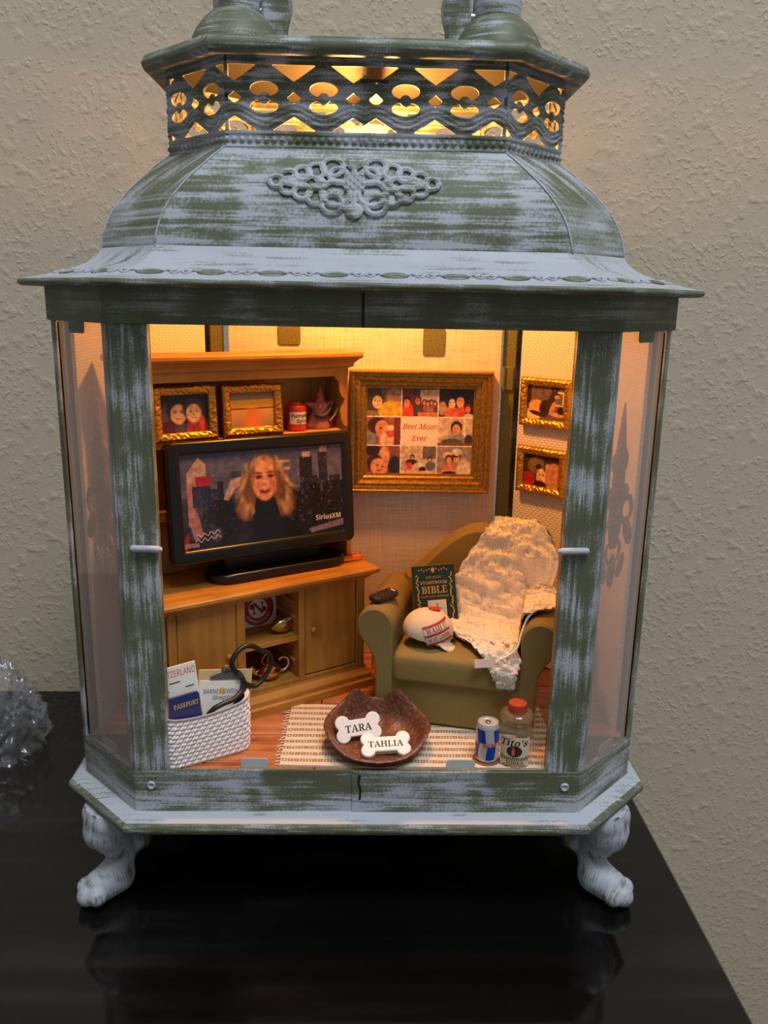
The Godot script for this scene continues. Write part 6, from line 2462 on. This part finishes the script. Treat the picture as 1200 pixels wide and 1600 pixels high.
func build_floor_things() -> void:
	# rug: woven with rows of darker stitches
	var tex := Image.create(256, 256, false, Image.FORMAT_RGB8)
	var hm := Image.create(256, 256, false, Image.FORMAT_L8)
	for y in 256:
		for x in 256:
			var fy := fposmod(y / 64.0, 1.0)
			var row := y / 64
			var fx := fposmod((x + row * 11) / 32.0, 1.0)
			var k := (0.5 + 0.5 * sin(x * TAU / 8.0 + (PI if (y / 8) % 2 == 0 else 0.0))) * (0.5 + 0.5 * absf(sin(y * TAU / 16.0)))
			var c := Color(0.8, 0.7, 0.57).lerp(Color(0.98, 0.93, 0.85), k)
			var h := 0.25 + 0.5 * k
			if fy > 0.24 and fy < 0.7:
				var inx := absf(fx - 0.42) / 0.36
				var iny := absf(fy - 0.47) / 0.21
				var m := maxf(inx, iny)
				if m < 1.0 and m > 0.42 + 0.12 * sin(row * 2.0 + floorf(x / 32.0) * 1.7):
					c = Color(0.5, 0.37, 0.26).lerp(Color(0.66, 0.52, 0.38), k)
					h = 0.9
				elif m >= 1.0:
					c = c.darkened(0.12)
			tex.set_pixel(x, y, c)
			hm.set_pixel(x, y, Color(h, h, h))
	var rm := StandardMaterial3D.new()
	rm.albedo_texture = ImageTexture.create_from_image(tex)
	rm.roughness = 0.9
	rm.heightmap_enabled = true
	rm.heightmap_texture = ImageTexture.create_from_image(hm)
	rm.heightmap_scale = 0.05
	tri3(rm, 2.2)
	var R := thing("rug", "beige woven rug with rows of brown stitches under the armchair and dog bed", "rug", Vector3(2.85, 0, -3.2), Vector3(0, -1, 0))
	var mb := MB.new()
	var rows := []
	var fn := FastNoiseLite.new()
	fn.seed = 3
	fn.frequency = 0.35
	for i in 25:
		var line := PackedVector3Array()
		for j in 49:
			var x := lerpf(-6.4, 6.4, j / 48.0)
			var z := lerpf(-2.95, 2.92, i / 24.0)
			if j == 0 or j == 48:
				x += 0.07 * fn.get_noise_2d(z * 5.0, j)
			line.append(Vector3(x, 0.1 + 0.03 * fn.get_noise_2d(x, z), z))
		rows.append(line)
	sheet(mb, rows, false, Vector3(0, -5, 0))
	for e in [[0, true], [24, true], [0, false], [48, false]]:
		var a := PackedVector3Array()
		var b := PackedVector3Array()
		if e[1]:
			a = rows[e[0]]
		else:
			for r in rows:
				a.append(r[e[0]])
		for q in a:
			b.append(Vector3(q.x, 0.0, q.z))
		sheet(mb, [a, b], false, Vector3(0, 0.05, 0))
	commit(R, "weave", mb, rm)
	mb = MB.new()
	var rng := RandomNumberGenerator.new()
	rng.seed = 5
	for i in 22:
		var z := -2.9 + i * 0.27
		tube(mb, PackedVector3Array([Vector3(-6.35, 0.07, z), Vector3(-6.5, 0.05, z + rng.randf_range(-0.06, 0.06)), Vector3(-6.35 - rng.randf_range(0.2, 0.36), 0.03, z + rng.randf_range(-0.12, 0.12))]), 0.025, 5)
	commit(R, "fringe", mb, mats.knit)
	# dog bed
	var D := thing("dog_bed", "brown clay dog bed with two ear points, in front of the armchair on the rug", "pet bed", Vector3(0.83, 0.12, -2.12), Vector3(0, 0, 0))
	mb = MB.new()
	var wob := FastNoiseLite.new()
	wob.seed = 12
	wob.frequency = 0.9
	var hgt := func(a: float) -> float:
		# a = 0 looks to the viewer
		var c := cos(a)
		var h := 0.62 - 0.55 * smoothstep(0.3, 1.0, c) + 0.3 * smoothstep(0.0, -0.8, c)
		h += 0.72 * exp(-pow((absf(wrapf(a, -PI, PI)) - 2.62) / 0.25, 2.0))
		return h
	var prof := [[1.9, 0.0, 0.0], [2.0, 0.0, 0.06], [2.16, 0.35, 0.1], [2.28, 0.72, 0.1], [2.44, 0.93, 0.06], [2.46, 1.0, 0.0], [2.36, 1.03, 0.0], [2.24, 0.98, 0.0], [2.1, 0.8, 0.08], [1.95, 0.5, 0.1], [1.78, 0.28, 0.06], [1.4, 0.2, 0.03], [0.6, 0.17, 0.04], [0.0, 0.17, 0.0]]
	rows = []
	for q in prof:
		var line := PackedVector3Array()
		for j in 90:
			var a := TAU * j / 90.0
			var h: float = hgt.call(a) + 0.42
			var r: float = q[0]
			var w: float = 1.0 + q[2] * 0.35 * wob.get_noise_2d(cos(a) * 2.0 + q[0] * 2.0, sin(a) * 2.0 + q[1] * 3.0)
			var lean := 1.0 - 0.16 * maxf(0.0, q[1] * h - 1.1)
			var yy: float = q[1] * h if q[1] > 0.19 else q[1]
			if q[0] > 2.0:
				yy += 0.03 * wob.get_noise_2d(a * 6.0, 3.0)
			line.append(Vector3(sin(a) * r * w * lean * 1.02, yy, cos(a) * r * w * lean * 0.96))
		rows.append(line)
	sheet(mb, rows.slice(0, 7), true, Vector3(0, 0.5, 0))
	sheet(mb, rows.slice(6), true, Vector3(0, 3.0, 0), true)
	cap(mb, rows[0], Vector3.DOWN)
	commit(D, "shell", mb, mats.leather)
	# two name plates shaped like bones
	for q in [["white bone-shaped name plate standing steeper at the left in the brown dog bed", Vector3(-0.06, 0.9, -2.36), Vector3(-32, 6, 6), 2.15, 1.28, "TARA", 0.46], ["cream bone-shaped name plate lying flatter at the right in the brown dog bed", Vector3(1.22, 0.6, -1.3), Vector3(-60, 0, 4), 2.3, 1.25, "TAHLIA", 0.42]]:
		var N := thing("name_plate", q[0], "name plate", q[1], q[2], "")
		mb = MB.new()
		prism(mb, bone(q[3], q[4]), -0.17, 0.17, 0.04)
		commit(N, "bone", mb, flat(Color(0.88, 0.85, 0.82), 0.5))
		mb = MB.new()
		text(mb, q[5], q[6], T(Vector3(0, -0.02, 0.175)), "Droid Serif", true, 0.0, null, 0.95)
		commit(N, "lettering", mb, mats.ink)
	# drink can
	var C := thing("drink_can", "tiny blue and silver drink can standing on the rug left of the small bottle", "can", Vector3(5.86, 0.13, -0.98), Vector3(0, 8, 0))
	var blue := flat(Color(0.08, 0.25, 0.62), 0.3, 0.3)
	var silver := flat(Color(0.8, 0.78, 0.76), 0.3, 0.5)
	mb = MB.new()
	lathe(mb, [[0.0, 0.0], [0.42, 0.0], [0.5, 0.08], [0.53, 0.14], [0.53, 1.72], [0.46, 1.85], [0.47, 1.9], [0.42, 1.91], [0.4, 1.84], [0.0, 1.84]], 36)
	commit(C, "body", mb, silver)
	for k in 4:
		for half in 2:
			mb = MB.new()
			rows = []
			var y0 := 0.2 if half == 0 else 1.02
			var y1 := 0.86 if half == 0 else 1.66
			for i in 2:
				var line := PackedVector3Array()
				for j in 9:
					var a := (k + 0.5 * half) * PI * 0.5 + lerpf(-0.4, 0.4, j / 8.0) + 0.15 * (1 - i) * (1 if half == 0 else -1)
					line.append(Vector3(sin(a) * 0.535, lerpf(y1, y0, i), cos(a) * 0.535))
				rows.append(line)
			sheet(mb, rows, false, Vector3(0, 0.9, 0))
			commit(C, "blue_panel", mb, blue)
	mb = MB.new()
	for k in 4:
		var off := k * PI * 0.5
		text(mb, "Red Bull", 0.26, Transform3D.IDENTITY, "Droid Sans", true, 0.15, func(p: Vector3) -> Vector3: return Vector3(sin(p.x / 0.54 + off) * (0.542 + p.z), p.y + 0.94, cos(p.x / 0.54 + off) * (0.542 + p.z)), 0.66)
	commit(C, "lettering", mb, flat(Color(0.75, 0.1, 0.1), 0.5))
	mb = MB.new()
	tube(mb, spline([Vector3(0.0, 1.88, -0.14), Vector3(0.1, 1.88, 0.0), Vector3(0.0, 1.88, 0.12), Vector3(-0.1, 1.88, 0.0)], 4, true), 0.03, 6, true)
	ball(mb, Vector3(0, 1.86, 0.12), Vector3(0.06, 0.03, 0.06), Basis(), 8)
	commit(C, "pull_tab", mb, mats.steel)
	mb = MB.new()
	lathe(mb, [[0.0, 0.0], [0.62, 0.0], [0.64, 0.03], [0.6, 0.06], [0.0, 0.06]], 28, Vector3(0, -0.02, 0))
	commit(C, "foot_disc", mb, flat(Color(0.5, 0.3, 0.18), 0.35))
	# bottle
	var Bt := thing("bottle", "small clear glass bottle with an orange cap and printed paper label, at the right front", "bottle", Vector3(7.16, 0.12, -1.0), Vector3(0, -10, 0))
	mb = MB.new()
	lathe(mb, [[0.0, 0.0], [0.72, 0.0], [0.8, 0.06], [0.82, 0.2], [0.82, 1.3], [0.79, 1.5], [0.7, 1.68], [0.64, 1.8], [0.66, 1.95], [0.74, 2.06], [0.77, 2.22], [0.72, 2.38], [0.55, 2.46], [0.4, 2.48], [0.38, 2.52]], 44)
	commit(Bt, "glass_body", mb, mats.bottle)
	mb = MB.new()
	lathe(mb, [[0.36, 2.3], [0.4, 2.4], [0.43, 2.52], [0.43, 2.78], [0.4, 2.84], [0.0, 2.87]], 28)
	commit(Bt, "stopper", mb, flat(Color(0.62, 0.2, 0.05), 0.7))
	var R0 := 0.835
	var bend := func(p: Vector3) -> Vector3:
		var a := p.x / R0 - 0.05
		return Vector3(sin(a) * (R0 + p.z), p.y, cos(a) * (R0 + p.z))
	mb = MB.new()
	rows = []
	for i in 2:
		var line := PackedVector3Array()
		for j in 17:
			line.append(bend.call(Vector3(lerpf(-0.72, 0.72, j / 16.0), 1.5 - 1.42 * i, 0.0)))
		rows.append(line)
	sheet(mb, rows, false, Vector3(0, 0.7, 0))
	var lb := commit(Bt, "label", mb, flat(Color(0.83, 0.72, 0.58), 0.7))
	mb = MB.new()
	text(mb, "Tito's", 0.46, Transform3D.IDENTITY, "Droid Serif", true, 0.25, func(p: Vector3) -> Vector3: return bend.call(p + Vector3(-0.02, 1.24, 0.008)))
	text(mb, "Handmade", 0.27, Transform3D.IDENTITY, "Droid Serif", true, 0.3, func(p: Vector3) -> Vector3: return bend.call(p + Vector3(0, 0.47, 0.008)))
	text(mb, "VODKA", 0.18, Transform3D.IDENTITY, "Droid Serif", true, 0.0, func(p: Vector3) -> Vector3: return bend.call(p + Vector3(0.03, 0.27, 0.008)), 1.2)
	for k in 2:
		rows = []
		for i in 2:
			var line := PackedVector3Array()
			for j in 9:
				line.append(bend.call(Vector3(lerpf(-0.5, 0.5, j / 8.0), 0.17 - 0.07 * k - 0.02 * i, 0.008)))
			rows.append(line)
		sheet(mb, rows, false, Vector3(0, 0.1, 0))
	commit(lb, "lettering", mb, flat(Color(0.13, 0.08, 0.1), 0.7))
	mb = MB.new()
	plate(mb, func(x: float, y: float) -> float: return 1.0 - Vector2(x / 0.36, y / 0.27).length(), Vector2(-0.42, -0.32), Vector2(0.42, 0.32), 0.06, 0.002, func(_x: float, _y: float) -> float: return 0.0, func(x: float, y: float, z: float) -> Vector3: return bend.call(Vector3(x, y + 0.82, z + 0.006)))
	var em := commit(lb, "emblem", mb, flat(Color(0.2, 0.09, 0.11), 0.7))
	mb = MB.new()
	plate(mb, func(x: float, y: float) -> float: return maxf(0.07 - maxf(absf(x), absf(y + 0.05) - 0.06), 0.035 - maxf(absf(x), absf(y) - 0.17)), Vector2(-0.15, -0.25), Vector2(0.15, 0.25), 0.025, 0.002, func(_x: float, _y: float) -> float: return 0.0, func(x: float, y: float, z: float) -> Vector3: return bend.call(Vector3(x - 0.05, y + 0.82, z + 0.014)))
	commit(em, "emblem_still", mb, flat(Color(0.8, 0.35, 0.25), 0.7))

func build_bag() -> void:
	var G := thing("plastic_bag", "crumpled clear plastic bag lying on the black table at the left edge", "plastic bag", Vector3(-24.6, -7.6, -15.5))
	var fn := FastNoiseLite.new()
	fn.seed = 19
	fn.noise_type = FastNoiseLite.TYPE_CELLULAR
	fn.cellular_return_type = FastNoiseLite.RETURN_DISTANCE2_SUB
	fn.frequency = 0.16
	var fold := FastNoiseLite.new()
	fold.seed = 4
	fold.frequency = 0.22
	var mb := MB.new()
	var rows := []
	for i in 41:
		var a := PI * 0.5 * (1.0 - i / 40.0) * 1.0
		var line := PackedVector3Array()
		for j in 96:
			var b := TAU * j / 96.0
			var d := Vector3(cos(a) * cos(b), sin(a), cos(a) * sin(b))
			var r := 1.0 + 0.2 * fn.get_noise_3dv(d * 9.0) + 0.12 * fold.get_noise_3dv(d * 10.0) + 0.16 * (0.5 - absf(fold.get_noise_3dv(d * 16.0 + Vector3(40, 0, 0))) * 2.0)
			line.append(Vector3(d.x * 4.9 * r, maxf(0.0, d.y * 6.6 * r), d.z * 4.2 * r))
		rows.append(line)
	sheet(mb, rows, true, Vector3(0, 1.0, 0))
	commit(G, "film", mb, mats.plastic)
